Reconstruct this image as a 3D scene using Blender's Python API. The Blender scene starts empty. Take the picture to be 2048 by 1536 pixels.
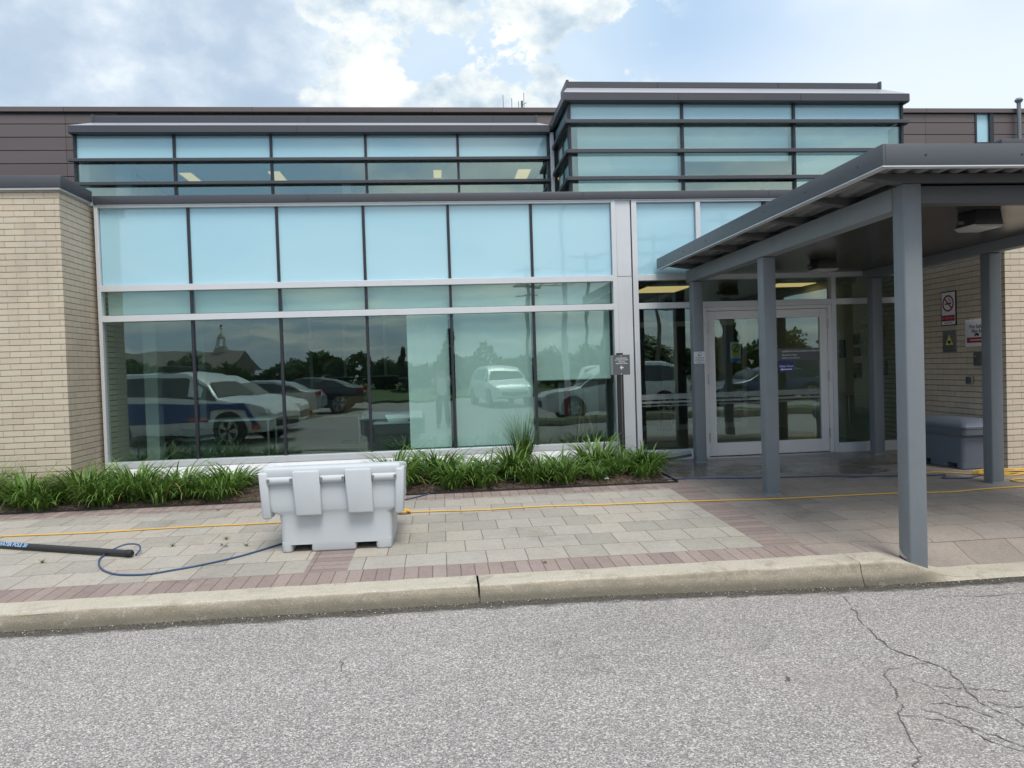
import bpy, bmesh, math, random
from mathutils import Vector, Matrix
R = math.radians
SC = bpy.context.scene
COL = SC.collection
rnd = random.Random(11)

# ------------------------------------------------------------------ camera
cam_d = bpy.data.cameras.new('camera')
cam = bpy.data.objects.new('camera', cam_d)
COL.objects.link(cam)
SC.camera = cam
YAW, PITCH, ROLL = .0955, .0232, -.0318
CAM = Vector((0, -10.2586, 1.392))
cy, sy = math.cos(YAW), math.sin(YAW)
fw = Vector((sy * math.cos(PITCH), cy * math.cos(PITCH), -math.sin(PITCH)))
rt = Vector((cy, -sy, 0)); up = rt.cross(fw)
c_, s_ = math.cos(ROLL), math.sin(ROLL)
rt, up = c_ * rt + s_ * up, -s_ * rt + c_ * up
cam.matrix_world = Matrix(((rt.x, up.x, -fw.x, CAM.x), (rt.y, up.y, -fw.y, CAM.y), (rt.z, up.z, -fw.z, CAM.z), (0, 0, 0, 1)))
cam_d.sensor_fit = 'HORIZONTAL'; cam_d.sensor_width = 36; cam_d.lens = 36 * 1473.9 / 2048
cam_d.clip_start = .02; cam_d.clip_end = 3000

# ------------------------------------------------------------------ shader helpers
class V:
    """a float socket with arithmetic"""
    def __init__(s, nt, k): s.nt, s.k = nt, k
    def _m(s, op, *o):
        n = s.nt.nodes.new('ShaderNodeMath'); n.operation = op
        for i, q in enumerate((s,) + o):
            if isinstance(q, V): s.nt.links.new(q.k, n.inputs[i])
            else: n.inputs[i].default_value = q
        return V(s.nt, n.outputs[0])
    def __add__(s, o): return s._m('ADD', o)
    __radd__ = __add__
    def __sub__(s, o): return s._m('SUBTRACT', o)
    def __rsub__(s, o): return (s * -1) + o
    def __mul__(s, o): return s._m('MULTIPLY', o)
    __rmul__ = __mul__
    def __truediv__(s, o): return s._m('DIVIDE', o)
    def floor(s): return s._m('FLOOR')
    def frac(s): return s._m('FRACT')
    def abs(s): return s._m('ABSOLUTE')
    def mod(s, o): return s._m('FLOORED_MODULO', o)
    def min(s, o): return s._m('MINIMUM', o)
    def max(s, o): return s._m('MAXIMUM', o)
    def gt(s, o): return s._m('GREATER_THAN', o)
    def lt(s, o): return s._m('LESS_THAN', o)
    def pow(s, o): return s._m('POWER', o)
    def sat(s):
        n = s._m('ADD', 0.0); n.k.node.use_clamp = True; return n
    def ss(s, a, b):
        n = s.nt.nodes.new('ShaderNodeMapRange'); n.interpolation_type = 'SMOOTHSTEP'
        s.nt.links.new(s.k, n.inputs[0])
        n.inputs[1].default_value = a; n.inputs[2].default_value = b
        return V(s.nt, n.outputs[0])

def nd(nt, t, **kw):
    n = nt.nodes.new(t)
    for k, v in kw.items(): setattr(n, k, v)
    return n
def put(nt, val, sock):
    if isinstance(val, V): nt.links.new(val.k, sock)
    elif isinstance(val, bpy.types.NodeSocket): nt.links.new(val, sock)
    elif isinstance(val, (tuple, list)):
        sock.default_value = tuple(val) + (1,) if len(val) == 3 and sock.type == 'RGBA' else tuple(val)
    else: sock.default_value = val
def comb(nt, x, y, z):
    n = nd(nt, 'ShaderNodeCombineXYZ')
    for i, q in enumerate((x, y, z)): put(nt, q, n.inputs[i])
    return n.outputs[0]
def sep(nt, s):
    n = nd(nt, 'ShaderNodeSeparateXYZ'); nt.links.new(s, n.inputs[0])
    return [V(nt, o) for o in n.outputs]
def pos(nt): return nd(nt, 'ShaderNodeNewGeometry').outputs['Position']
def objc(nt): return nd(nt, 'ShaderNodeTexCoord').outputs['Object']
def noise(nt, vec, scale=1., detail=3., rough=.5, dist=0.):
    n = nd(nt, 'ShaderNodeTexNoise'); put(nt, vec, n.inputs['Vector'])
    n.inputs['Scale'].default_value = scale; n.inputs['Detail'].default_value = detail
    n.inputs['Roughness'].default_value = rough; n.inputs['Distortion'].default_value = dist
    return V(nt, n.outputs['Fac'])
def white(nt, vec):
    n = nd(nt, 'ShaderNodeTexWhiteNoise', noise_dimensions='3D'); put(nt, vec, n.inputs['Vector'])
    return V(nt, n.outputs['Value'])
def voro(nt, vec, scale):
    n = nd(nt, 'ShaderNodeTexVoronoi'); put(nt, vec, n.inputs['Vector']); n.inputs['Scale'].default_value = scale
    return V(nt, n.outputs['Distance']), sep(nt, n.outputs['Color'])[0]
def mix(nt, f, a, b, mode='MIX'):
    n = nd(nt, 'ShaderNodeMix', data_type='RGBA', blend_type=mode)
    put(nt, f, n.inputs[0]); put(nt, a, n.inputs[6]); put(nt, b, n.inputs[7])
    return n.outputs[2]
def ramp(nt, f, stops, interp='LINEAR'):
    n = nd(nt, 'ShaderNodeValToRGB'); put(nt, f, n.inputs[0]); cr = n.color_ramp; cr.interpolation = interp
    while len(cr.elements) > 1: cr.elements.remove(cr.elements[-1])
    for i, (p, c) in enumerate(stops):
        e = cr.elements[0] if i == 0 else cr.elements.new(p)
        e.position = p; e.color = tuple(c) + (1,)
    return n.outputs[0]
def scale_col(nt, col, f):
    n = nd(nt, 'ShaderNodeVectorMath', operation='SCALE'); put(nt, col, n.inputs[0]); put(nt, f, n.inputs['Scale'])
    return n.outputs[0]
def bump(nt, h, dist=.002, strength=1.):
    n = nd(nt, 'ShaderNodeBump'); put(nt, h, n.inputs['Height']); n.inputs['Distance'].default_value = dist
    n.inputs['Strength'].default_value = strength
    return n.outputs[0]
def newmat(name):
    m = bpy.data.materials.new(name); m.use_nodes = True
    nt = m.node_tree; return m, nt, nt.nodes['Principled BSDF']
def mat(name, col, rough=.5, metal=0., spec=.5, var=.08, vscale=6., bmp=0., bscale=60., emit=None, estr=0., dirt=0.):
    """paint-like surface: colour with broad and fine variation, optional grain bump and streaky dirt"""
    m, nt, b = newmat(name)
    p = pos(nt)
    n1 = noise(nt, p, vscale, 4, .6)
    c = scale_col(nt, col, 1 - var + n1 * (2 * var))
    if dirt:
        x, y, z = sep(nt, p)
        st = noise(nt, comb(nt, x * 9, y * 9, z * .7), 1., 4, .65)
        c = mix(nt, st.ss(.5, .78) * dirt, c, tuple(q * .55 for q in col))
    put(nt, c, b.inputs['Base Color'])
    put(nt, rough - .05 + n1 * .1, b.inputs['Roughness'])
    b.inputs['Metallic'].default_value = metal; b.inputs['Specular IOR Level'].default_value = spec
    if bmp: put(nt, bump(nt, noise(nt, p, bscale, 3), bmp), b.inputs['Normal'])
    if emit: put(nt, emit, b.inputs['Emission Color']); b.inputs['Emission Strength'].default_value = estr
    return m

# ------------------------------------------------------------------ world: Nishita sky with broken cloud
SUN_EL, SUN_AZ = 62., 168.          # degrees; azimuth measured from +Y towards +X
S = Vector((math.sin(R(SUN_AZ)) * math.cos(R(SUN_EL)), math.cos(R(SUN_AZ)) * math.cos(R(SUN_EL)), math.sin(R(SUN_EL))))
SKY = .1
w = bpy.data.worlds.new('World'); SC.world = w; w.use_nodes = True
nt = w.node_tree; nt.nodes.clear()
out = nd(nt, 'ShaderNodeOutputWorld'); bg = nd(nt, 'ShaderNodeBackground'); bg.inputs[1].default_value = SKY
nt.links.new(bg.outputs[0], out.inputs[0])
sky = nd(nt, 'ShaderNodeTexSky', sky_type='NISHITA'); sky.sun_disc = False
sky.sun_elevation = R(SUN_EL); sky.sun_rotation = R(SUN_AZ); sky.dust_density = 2.
dvec = nd(nt, 'ShaderNodeTexCoord').outputs['Generated']
dx, dy, dz = sep(nt, dvec)
az = dx._m('ARCTAN2', dy) * 57.2958
el = dz._m('ARCSINE') * 57.2958
pz_ = dz.max(.02) + .12
pl = comb(nt, dx / pz_, dy / pz_, .3)
sp = comb(nt, az * .06, el * .085, 1.7)            # angular coordinates, for clouds seen low in the sky
def sc3(c): return tuple(q / SKY for q in c)
nbig = noise(nt, sp, .9, 5, .55, .1); ncum = noise(nt, sp, 1.9, 11, .60, .12); nfine = noise(nt, sp, 4.4, 9, .6, .1)
nshade = noise(nt, sp, 3.2, 9, .58, .05)
# grey-blue layer to the west, lit cumulus in the middle, thin veil to the east
clear = mix(nt, .8, scale_col(nt, sky.outputs[0], 1.), sc3((.38, .55, .76)))
nsoft = noise(nt, sp, 1.1, 3, .5, .2)
grey = ramp(nt, nsoft * .4 + nbig * .38 + nfine * .22, [(.38, sc3((.365, .465, .58))), (.46, sc3((.41, .505, .62))), (.52, sc3((.52, .605, .70))), (.59, sc3((.76, .81, .835)))])
cum = ramp(nt, nshade * .62 + nfine * .38, [(.38, sc3((.40, .50, .59))), (.46, sc3((.56, .64, .70))), (.52, sc3((.69, .735, .74))), (.59, sc3((.80, .825, .815)))])
veil = ramp(nt, nsoft * .6 + nbig * .4, [(.34, sc3((.41, .56, .78))), (.48, sc3((.51, .62, .79))), (.62, sc3((.66, .74, .82)))])
w_w = az.ss(-5.5, -10)
w_c = (az.ss(-11.5, -8.5) * az.ss(21, 11)).sat()
c_cov = (ncum + w_c * .085).ss(.50, .56)
east = (az.ss(16, 34) * .35 + el.ss(24, 17) * .25 * az.ss(8, 22))
front = mix(nt, (nsoft.ss(.38, .66) * .8 + east).sat(), clear, veil)
front = mix(nt, (east * 1.3 + .06).sat(), front, sc3((.70, .765, .82)))
front = mix(nt, (w_c * .75).sat(), front, sc3((.52, .64, .75)))
front = mix(nt, (w_w * (nsoft * .5 + .8)).sat(), front, grey)
front = mix(nt, (c_cov * w_c * 1.3).sat(), front, cum)
front = mix(nt, (nfine * .6 + nbig * .4).ss(.56, .66) * az.ss(14, 20) * .6, front, sc3((.78, .82, .84)))
# overhead and behind the camera: soft broken cloud
np_ = noise(nt, pl, .9, 7, .58, .4)
over = mix(nt, np_.ss(.38, .62), clear, ramp(nt, np_, [(.4, sc3((.60, .655, .69))), (.62, sc3((.90, .90, .86)))]))
wf = dy.ss(.05, .35) * el.ss(46, 34)
skyc = mix(nt, wf, over, front)
skyc = mix(nt, el.ss(6, -4), skyc, sc3((.45, .47, .48)))
put(nt, skyc, bg.inputs[0])

sun_d = bpy.data.lights.new('sun', 'SUN'); sun_d.energy = 2.2; sun_d.angle = R(24); sun_d.color = (1., .95, .87)
sun = bpy.data.objects.new('sun', sun_d); COL.objects.link(sun)
sun.rotation_euler = S.to_track_quat('Z', 'Y').to_euler(); sun.location = S * 60
vs = SC.view_settings; vs.view_transform = 'Standard'; vs.look = 'None'; vs.exposure = .40; vs.gamma = 1
SC.cycles.use_denoising = True
SC.cycles.max_bounces = 10; SC.cycles.transparent_max_bounces = 20; SC.cycles.glossy_bounces = 5
SC.cycles.caustics_reflective = False; SC.cycles.caustics_refractive = False
SC.cycles.sample_clamp_indirect = 4.

# ------------------------------------------------------------------ object helpers
def tag(o, label=None, cat=None, group=None, kind=None):
    if label: o['label'] = label
    if cat: o['category'] = cat
    if group: o['group'] = group
    if kind: o['kind'] = kind
    return o
def thing(name, label, cat, loc=(0, 0, 0), rz=0., group=None):
    o = bpy.data.objects.new(name, None); COL.objects.link(o)
    o.empty_display_size = .1; o.location = loc; o.rotation_euler = (0, 0, rz)
    return tag(o, label, cat, group)
_text_cache = {}
def text_geo(body, size, align='CENTER', bold=.0, shear=0.):
    key = (body, size, align, bold, shear)
    if key not in _text_cache:
        cu = bpy.data.curves.new('txt', 'FONT'); cu.body = body; cu.size = size; cu.align_x = align; cu.align_y = 'CENTER'
        cu.offset = bold; cu.shear = shear; cu.resolution_u = 3
        o = bpy.data.objects.new('txt', cu); COL.objects.link(o)
        bpy.context.view_layer.update()
        dg = bpy.context.evaluated_depsgraph_get()
        me = o.evaluated_get(dg).to_mesh()
        _text_cache[key] = ([(v.co.x, v.co.y) for v in me.vertices], [tuple(p.vertices) for p in me.polygons])
        o.evaluated_get(dg).to_mesh_clear()
        bpy.data.objects.remove(o); bpy.data.curves.remove(cu)
    return _text_cache[key]

class MB:
    def __init__(s, xf=None): s.v, s.f, s.m, s.s, s.xf = [], [], [], [], xf
    def add(s, vs_, fs, m=0, smooth=False):
        b = len(s.v)
        s.v += [tuple(s.xf @ Vector(p)) if s.xf else tuple(p) for p in vs_]
        for f in fs: s.f.append([b + i for i in f]); s.m.append(m); s.s.append(smooth)
        return s
    def box(s, x0, x1, y0, y1, z0, z1, m=0):
        return s.add([(x0, y0, z0), (x1, y0, z0), (x1, y1, z0), (x0, y1, z0), (x0, y0, z1), (x1, y0, z1), (x1, y1, z1), (x0, y1, z1)],
                     [(3, 2, 1, 0), (4, 5, 6, 7), (0, 1, 5, 4), (1, 2, 6, 5), (2, 3, 7, 6), (3, 0, 4, 7)], m)
    def prism(s, pts, axis, a, b, m=0, smooth=False):
        """extrude polygon pts (in the two other axes, cyclic order) along axis 0/1/2 from a to b"""
        n = len(pts)
        def P(q, t):
            q = list(q); q.insert(axis, t); return tuple(q)
        vs_ = [P(q, a) for q in pts] + [P(q, b) for q in pts]
        fs = [tuple(range(n - 1, -1, -1)), tuple(range(n, 2 * n))] + [(i, (i + 1) % n, n + (i + 1) % n, n + i) for i in range(n)]
        return s.add(vs_, fs, m, smooth)
    def loft(s, rings, m=0, caps=True, smooth=False, closed=True):
        n = len(rings[0]); vs_ = [p for r in rings for p in r]; fs = []
        for k in range(len(rings) - 1):
            for i in range(n if closed else n - 1):
                j = (i + 1) % n
                fs.append((k * n + i, k * n + j, (k + 1) * n + j, (k + 1) * n + i))
        if caps: fs += [tuple(range(n - 1, -1, -1)), tuple(range((len(rings) - 1) * n, len(rings) * n))]
        return s.add(vs_, fs, m, smooth)
    def tube(s, pts, r, n=8, m=0, caps=True):
        pts = [Vector(p) for p in pts]; rings = []
        rr = r if isinstance(r, (list, tuple)) else [r] * len(pts)
        for i, p in enumerate(pts):
            t = (pts[min(i + 1, len(pts) - 1)] - pts[max(i - 1, 0)]).normalized()
            a = t.cross(Vector((0, 0, 1))) if abs(t.z) < .95 else t.cross(Vector((0, 1, 0)))
            a.normalize(); b = a.cross(t)
            rings.append([tuple(p + (a * math.cos(q) + b * math.sin(q)) * rr[i]) for q in [2 * math.pi * k / n for k in range(n)]])
        return s.loft(rings, m, caps, True)
    def text(s, body, size, place, m=0, align='CENTER', bold=0., shear=0.):
        v2, fs = text_geo(body, size, align, bold, shear)
        return s.add([place(x, y) for x, y in v2], fs, m)
    def build(s, name, mats, parent=None, bevel=0., seg=2, sharp=True):
        me = bpy.data.meshes.new(name)
        me.from_pydata(s.v, [], s.f)
        mats = mats if isinstance(mats, (list, tuple)) else [mats]
        for q in mats: me.materials.append(q)
        for p, mi, sm in zip(me.polygons, s.m, s.s): p.material_index = mi; p.use_smooth = sm
        me.update()
        bm = bmesh.new(); bm.from_mesh(me)
        bmesh.ops.recalc_face_normals(bm, faces=bm.faces)
        if bevel:
            ed = [e for e in bm.edges if len(e.link_faces) == 2 and e.calc_face_angle(0) > .5]
            bmesh.ops.bevel(bm, geom=ed, offset=bevel, segments=seg, profile=.5, affect='EDGES', clamp_overlap=True)
        bm.to_mesh(me); bm.free(); me.update()
        if sharp: me.set_sharp_from_angle(angle=R(38))
        o = bpy.data.objects.new(name, me); COL.objects.link(o)
        if parent: o.parent = parent
        return o
def kids(o): return [c for c in bpy.data.objects if c.parent == o]
def copy_tree(o, parent=None):
    c = o.copy(); COL.objects.link(c)
    c.parent = parent
    if parent is not None: c.matrix_parent_inverse = o.matrix_parent_inverse
    for ch in kids(o): copy_tree(ch, c)
    return c
def spline(pts, n=10):
    """Catmull-Rom through pts"""
    pts = [Vector(p) for p in pts]; q = [pts[0] * 2 - pts[1]] + pts + [pts[-1] * 2 - pts[-2]]; o = []
    for i in range(1, len(q) - 2):
        for k in range(n):
            t = k / n; a, b, c, d = q[i - 1:i + 3]
            o.append(.5 * ((2 * b) + (c - a) * t + (2 * a - 5 * b + 4 * c - d) * t * t + (3 * b - a - 3 * c + d) * t ** 3))
    return o + [pts[-1]]
def smooth01(t): t = min(1, max(0, t)); return t * t * (3 - 2 * t)
SLOPE = .0294
ROADZ = -.25
def rz(x): return ROADZ - .058 * smooth01((x - .4) / 3.2)
def gz(x, y):
    """height of the paved forecourt, falling gently to the kerb and dipping to the dropped kerb"""
    return SLOPE * y - .150 * smooth01((x - 3.3) / .56) * smooth01((-4.35 - y) / .5)

# ------------------------------------------------------------------ materials
# paving
def make_paving():
    m, nt, b = newmat('paving')
    p = pos(nt); x, y, z = sep(nt, p)
    wob = noise(nt, p, 1.3, 2) * .012
    def course(u, v, w_, h_, bond=.5, j=.006):
        row = (v / h_).floor(); uu = u / w_ + row * bond; col = uu.floor()
        fx = uu - col; fy = v / h_ - row
        ex = fx.min(1 - fx) * w_; ey = fy.min(1 - fy) * h_
        return white(nt, comb(nt, col + .5, row + .5, .5)), ex.min(ey) + noise(nt, p, 40, 2) * .003 - .0015
    iA, eA = course(x + wob, y + 4.53 - wob, .324, .35)
    iB, eB = course(x + wob, y + 4.85, .106, .325, 0.)
    iC, eC = course(y + wob, x - 2.57, .106, .33, 0.)
    iD, eD = course(x + wob + 7.3, y + 4.87 + wob, .46, .35, .37)
    # zones
    zD = x.gt(2.9)
    zC = (x.gt(2.57) * x.lt(2.9)).max(x.gt(-1.1) * x.lt(-.77) * y.gt(-4.53)) * y.gt(-4.53)
    zB = (y.lt(-4.53).max(y.gt(-2.03))) * x.lt(2.9)
    colA = ramp(nt, iA, [(0, (.355, .322, .28)), (.2, (.33, .305, .27)), (.38, (.305, .282, .244)), (.55, (.345, .312, .268)), (.7, (.285, .264, .230)), (.85, (.34, .314, .278))], 'CONSTANT')
    colB = ramp(nt, iB, [(0, (.245, .19, .172)), (.35, (.27, .213, .193)), (.65, (.226, .174, .16)), (.85, (.285, .23, .207))], 'CONSTANT')
    colC = ramp(nt, iC, [(0, (.235, .183, .166)), (.4, (.256, .204, .185)), (.75, (.214, .168, .156))], 'CONSTANT')
    colD = ramp(nt, iD, [(0, (.242, .208, .183)), (.3, (.265, .228, .2)), (.6, (.22, .19, .168)), (.8, (.25, .219, .197))], 'CONSTANT')
    c = mix(nt, zB, colA, colB); c = mix(nt, zC, c, colC); c = mix(nt, zD, c, colD)
    e = eA * (1 - zB) + eB * zB; e = e * (1 - zC) + eC * zC; e = e * (1 - zD) + eD * zD
    grain = noise(nt, p, 150, 3, .75); blot = noise(nt, p, 2.3, 5, .6); mid = noise(nt, p, 26, 3, .6)
    c = scale_col(nt, c, grain * 1.5 + blot * .4 + mid * .34 - .02)
    joint = 1 - e.ss(.0015, .006)
    jd = noise(nt, p, 7, 3)
    c = mix(nt, joint * (jd * .5 + .45), c, mix(nt, noise(nt, p, 3.1, 3).ss(.58, .7) * .5, (.085, .075, .062), (.08, .10, .045)))
    stn = noise(nt, p, 1.15, 7, .68, .8)
    c = mix(nt, stn.ss(.54, .70) * .38, c, scale_col(nt, c, .55)); c = mix(nt, noise(nt, p, 9, 6, .7).ss(.60, .72) * .35, c, (.17, .155, .13))
    # water tracked from the doorway, and a drying trickle by the left end of the bed
    nw = noise(nt, comb(nt, x * .8, y * 1.6, 2.), 1.4, 6, .6, .6)
    wet = (nw + (y + 2.1) * .22 - (x - 5.2).abs() * .055).ss(.55, .62) * x.gt(2.75)
    tr = ((x + 4.6) * .75 + 3.05 + y * 1.) .abs()
    wet2 = (noise(nt, p, 5, 4) * .2 - tr + .02).ss(0, .05) * x.lt(-2.7) * y.gt(-2.95) * .55
    wet = wet.max(wet2)
    c = mix(nt, wet * .62, c, scale_col(nt, c, .32))
    put(nt, c, b.inputs['Base Color'])
    put(nt, .9 - wet * .68, b.inputs['Roughness']); b.inputs['Specular IOR Level'].default_value = .35
    put(nt, bump(nt, e.ss(0, .009) * .6 + grain * .25 * (1 - wet), .004), b.inputs['Normal'])
    return m
PAVING = make_paving()

def make_asphalt():
    m, nt, b = newmat('asphalt')
    p = pos(nt); x, y, z = sep(nt, p)
    d1, c1 = voro(nt, p, 170); d2, c2 = voro(nt, p, 112)
    big = noise(nt, p, .55, 5, .6); mid = noise(nt, p, 6, 4, .6)
    st = ramp(nt, c1, [(0, (.14, .135, .138)), (.3, (.22, .213, .219)), (.62, (.30, .29, .298)), (.88, (.38, .37, .375)), (.97, (.58, .57, .57))])
    st = mix(nt, c2.gt(.88) * .5, st, ramp(nt, c2, [(.86, (.34, .33, .33)), (.97, (.70, .69, .68))]))
    st = mix(nt, c2.lt(.10) * .5, st, (.11, .105, .105))
    c = scale_col(nt, st, big * .46 + mid * .2 + .74)
    c = mix(nt, 1., c, (1.03, .985, .935), 'MULTIPLY')
    wp = noise(nt, comb(nt, x * .35, y * 1.5, 4.), 1.1, 5, .6)
    c = mix(nt, wp.ss(.54, .70) * .22, c, scale_col(nt, c, .72)); oil = noise(nt, p, 1.9, 6, .62, .5)
    c = mix(nt, oil.ss(.64, .72) * .30, c, (.12, .115, .115))
    # brown fines along the cracked patch and grit against the kerb
    pat = (noise(nt, comb(nt, x * 1.2, y * 1., 3.), 1.7, 4) - (x - 2.05).abs() * .55 - (y + 6.95).abs() * .32)  .ss(.16, .5) * .3
    c = mix(nt, pat, c, scale_col(nt, (.30, .25, .22), mid + .5))
    kb = (noise(nt, comb(nt, x * 3, y * 9, 0.), 1.8, 5, .7) * .32 + (y + 5.17) * 1.5).ss(-.05, .09) * y.lt(-5.1)
    c = mix(nt, (kb * 1.15).sat(), c, mix(nt, c1, (.035, .032, .028), (.12, .11, .09)))
    put(nt, c, b.inputs['Base Color']); b.inputs['Roughness'].default_value = .85; b.inputs['Specular IOR Level'].default_value = .4
    put(nt, bump(nt, (1 - d1) * .7 + (1 - d2) * .5, .004), b.inputs['Normal'])
    return m
ASPHALT = make_asphalt()
CRACK = mat('crack_fill', (.11, .10, .093), .95, var=.5, vscale=30)

def make_kerb():
    m, nt, b = newmat('kerb_concrete')
    p = pos(nt); x, y, z = sep(nt, p)
    g = noise(nt, p, 120, 4, .7); n2 = noise(nt, comb(nt, x * 1.6, y * 7, z * 9), 2.2, 6, .65); n3 = noise(nt, p, 9, 4, .6)
    c = ramp(nt, n2 * .55 + n3 * .45, [(.3, (.30, .265, .205)), (.47, (.385, .345, .275)), (.62, (.455, .415, .345))])
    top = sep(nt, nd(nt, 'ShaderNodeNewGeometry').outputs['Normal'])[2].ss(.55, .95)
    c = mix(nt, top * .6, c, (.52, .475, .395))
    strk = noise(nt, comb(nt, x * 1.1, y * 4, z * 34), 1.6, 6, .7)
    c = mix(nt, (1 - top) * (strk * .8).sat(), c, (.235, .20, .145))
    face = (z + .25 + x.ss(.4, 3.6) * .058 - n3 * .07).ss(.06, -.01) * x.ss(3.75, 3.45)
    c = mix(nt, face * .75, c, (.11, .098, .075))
    mot = noise(nt, p, 4.2, 7, .7, .6)
    c = mix(nt, mot.ss(.5, .66) * .45, c, (.20, .175, .13)); c = mix(nt, mot.ss(.42, .3) * .4, c, (.52, .49, .43))
    d, cc = voro(nt, p, 120)
    c = scale_col(nt, c, g * 1.1 + .42 + cc.gt(.95) * .25)
    put(nt, c, b.inputs['Base Color']); b.inputs['Roughness'].default_value = .9
    put(nt, bump(nt, g + n3 * .5 + d * .4, .004), b.inputs['Normal'])
    return m
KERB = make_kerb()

def make_brick():
    m, nt, b = newmat('buff_brick')
    p = pos(nt); x, y, z = sep(nt, p)
    u = x + y
    H_, W_ = .0735, .235
    row = (z / H_).floor(); uu = u / W_ + row * .5; col = uu.floor(); fx = uu - col; fy = z / H_ - row
    r = white(nt, comb(nt, col + .5, row + .5, 2.5))
    wv = noise(nt, p, 25, 3) * .003 - .0015
    eh = (fy.min(1 - fy)) * H_ + wv; ev = (fx.min(1 - fx)) * W_ + wv
    c = ramp(nt, r, [(0, (.575, .50, .40)), (.2, (.56, .48, .385)), (.42, (.585, .505, .40)), (.62, (.545, .47, .38)), (.78, (.57, .505, .41)), (.93, (.525, .455, .37))], 'CONSTANT')
    gr = noise(nt, p, 140, 3, .6); bl = noise(nt, p, 1.1, 5, .6); stk = noise(nt, comb(nt, u * 14, 0., z * 60), 1., 3)
    c = scale_col(nt, c, gr * .22 + bl * .26 + stk * .12 + .68)
    jh = 1 - eh.ss(.0045, .0075); jv = 1 - ev.ss(.0035, .0065)
    chip = noise(nt, p, 16, 3)
    c = mix(nt, jv * (chip * .5 + .15), c, (.20, .17, .13))
    c = mix(nt, jh * (chip * .6 + .38).sat(), c, (.17, .14, .108))
    wash = noise(nt, comb(nt, u * 2.2, 0., z * .45), 1.3, 5, .6)
    c = mix(nt, wash.ss(.52, .74) * .3, c, (.30, .27, .23)); c = mix(nt, (noise(nt, p, 2.7, 5, .65) - z * .5).ss(.45, .75) * .35, c, (.22, .19, .15))
    put(nt, c, b.inputs['Base Color']); b.inputs['Roughness'].default_value = .88; b.inputs['Specular IOR Level'].default_value = .25
    put(nt, bump(nt, eh.ss(.001, .008) * .7 + ev.ss(.001, .007) * .3 + gr * .12, .006), b.inputs['Normal'])
    return m
BRICK = make_brick()

def make_cladding():
    m, nt, b = newmat('brown_metal_cladding')
    p = pos(nt); x, y, z = sep(nt, p)
    n1 = noise(nt, comb(nt, x * .5, y, z * 3), 1.2, 4)
    seg = white(nt, comb(nt, (x / 3.1).floor() + .5, (z / .222).floor() + .5, .5))
    c = scale_col(nt, (.140, .114, .114), n1 * .2 + seg * .16 + .82)
    sj = (x / 3.1).frac(); sj = sj.min(1 - sj) * 3.1
    c = mix(nt, (1 - sj.ss(.003, .007)) * .8, c, (.03, .025, .025))
    put(nt, c, b.inputs['Base Color']); b.inputs['Metallic'].default_value = .25; put(nt, .42 + n1 * .12, b.inputs['Roughness'])
    return m
CLAD = make_cladding()
CHAR = mat('charcoal_trim', (.075, .079, .092), .42, .25, var=.1, vscale=1.5)
CHARD = mat('dark_mullion', (.030, .032, .042), .4, .2)
LIGHTROOF = mat('pale_roof_metal', (.42, .42, .46), .4, .4, var=.12, vscale=1.)
SILVER = mat('silver_aluminium', (.64, .66, .69), .38, .15, var=.06, vscale=3, dirt=.12)
SILLW = mat('white_panel', (.88, .89, .92), .4, 0, var=.04, dirt=.12)
DOORM = mat('door_aluminium', (.74, .74, .74), .4, .1, var=.05, dirt=.1)
STEEL = mat('grey_painted_steel', (.185, .208, .228), .5, 0, var=.12, vscale=5, bmp=.0015, bscale=220, dirt=.25)
STEELD = mat('dark_painted_steel', (.085, .088, .095), .6, 0, var=.16, vscale=4, bmp=.001)
FASCIA = mat('canopy_fascia', (.095, .103, .115), .4, .2, var=.08, vscale=1.2)
SOFFIT = mat('satin_soffit', (.045, .042, .04), .24, 0, var=.12, vscale=2)
TRIMW = mat('bright_trim', (.66, .68, .72), .35, .3)
WALLI = mat('interior_wall', (.40, .40, .37), .8)
WALLP = mat('painted_block', (.72, .72, .62), .7, var=.1, vscale=3)
DARKI = mat('interior_dark', (.24, .24, .23), .8)
FLOORI = mat('interior_floor', (.26, .25, .23), .4)
CEILI = mat('ceiling_tile', (.78, .78, .74), .8)
BLIND = mat('roller_blind', (.88, .90, .87), .75, var=.03)
LAMPE = mat('lit_diffuser', (.8, .7, .45), .5, emit=(1., .66, .27), estr=.62)
WHITEI = mat('white_paint_interior', (.62, .63, .61), .6)
BLACK = mat('black_plastic', (.02, .02, .022), .4)
CARD = mat('cardboard', (.30, .17, .09), .8, var=.15)
WOODT = mat('pale_wood', (.42, .28, .15), .6)
CHROME = mat('brushed_steel', (.5, .5, .5), .3, .9)
GREYPL = mat('pale_grey_plastic', (.50, .535, .565), .5, 0, spec=.4, var=.05, vscale=5, bmp=.0006, bscale=300, dirt=.05)
GRITPL = mat('dark_grey_plastic', (.125, .145, .185), .42, 0, var=.08, vscale=4, bmp=.0006, bscale=300)
RUBBER = mat('black_rubber', (.018, .018, .02), .7)
YELLOW = mat('yellow_rubber', (.66, .40, .07), .5, var=.12)
BLUEH = mat('blue_hose', (.045, .085, .18), .45, var=.15)
POLEM = mat('black_carbon_pole', (.022, .023, .027), .35)
WHITEP = mat('white_print', (.75, .77, .80), .5, var=.02)
BLUEP = mat('blue_print', (.30, .50, .78), .5, var=.02)
REDP = mat('red_print', (.34, .025, .045), .5, var=.04)
BLACKP = mat('black_print', (.02, .02, .025), .5)
YELP = mat('yellow_print', (.62, .60, .12), .5, var=.04)
SIGNG = mat('grey_sign_panel', (.105, .115, .125), .45)
STICK = mat('blue_sticker', (.01, .03, .22), .4)
FROST, nt, b = newmat('frosted_band'); b.inputs['Base Color'].default_value = (.5, .56, .54, 1); b.inputs['Roughness'].default_value = .6
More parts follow.
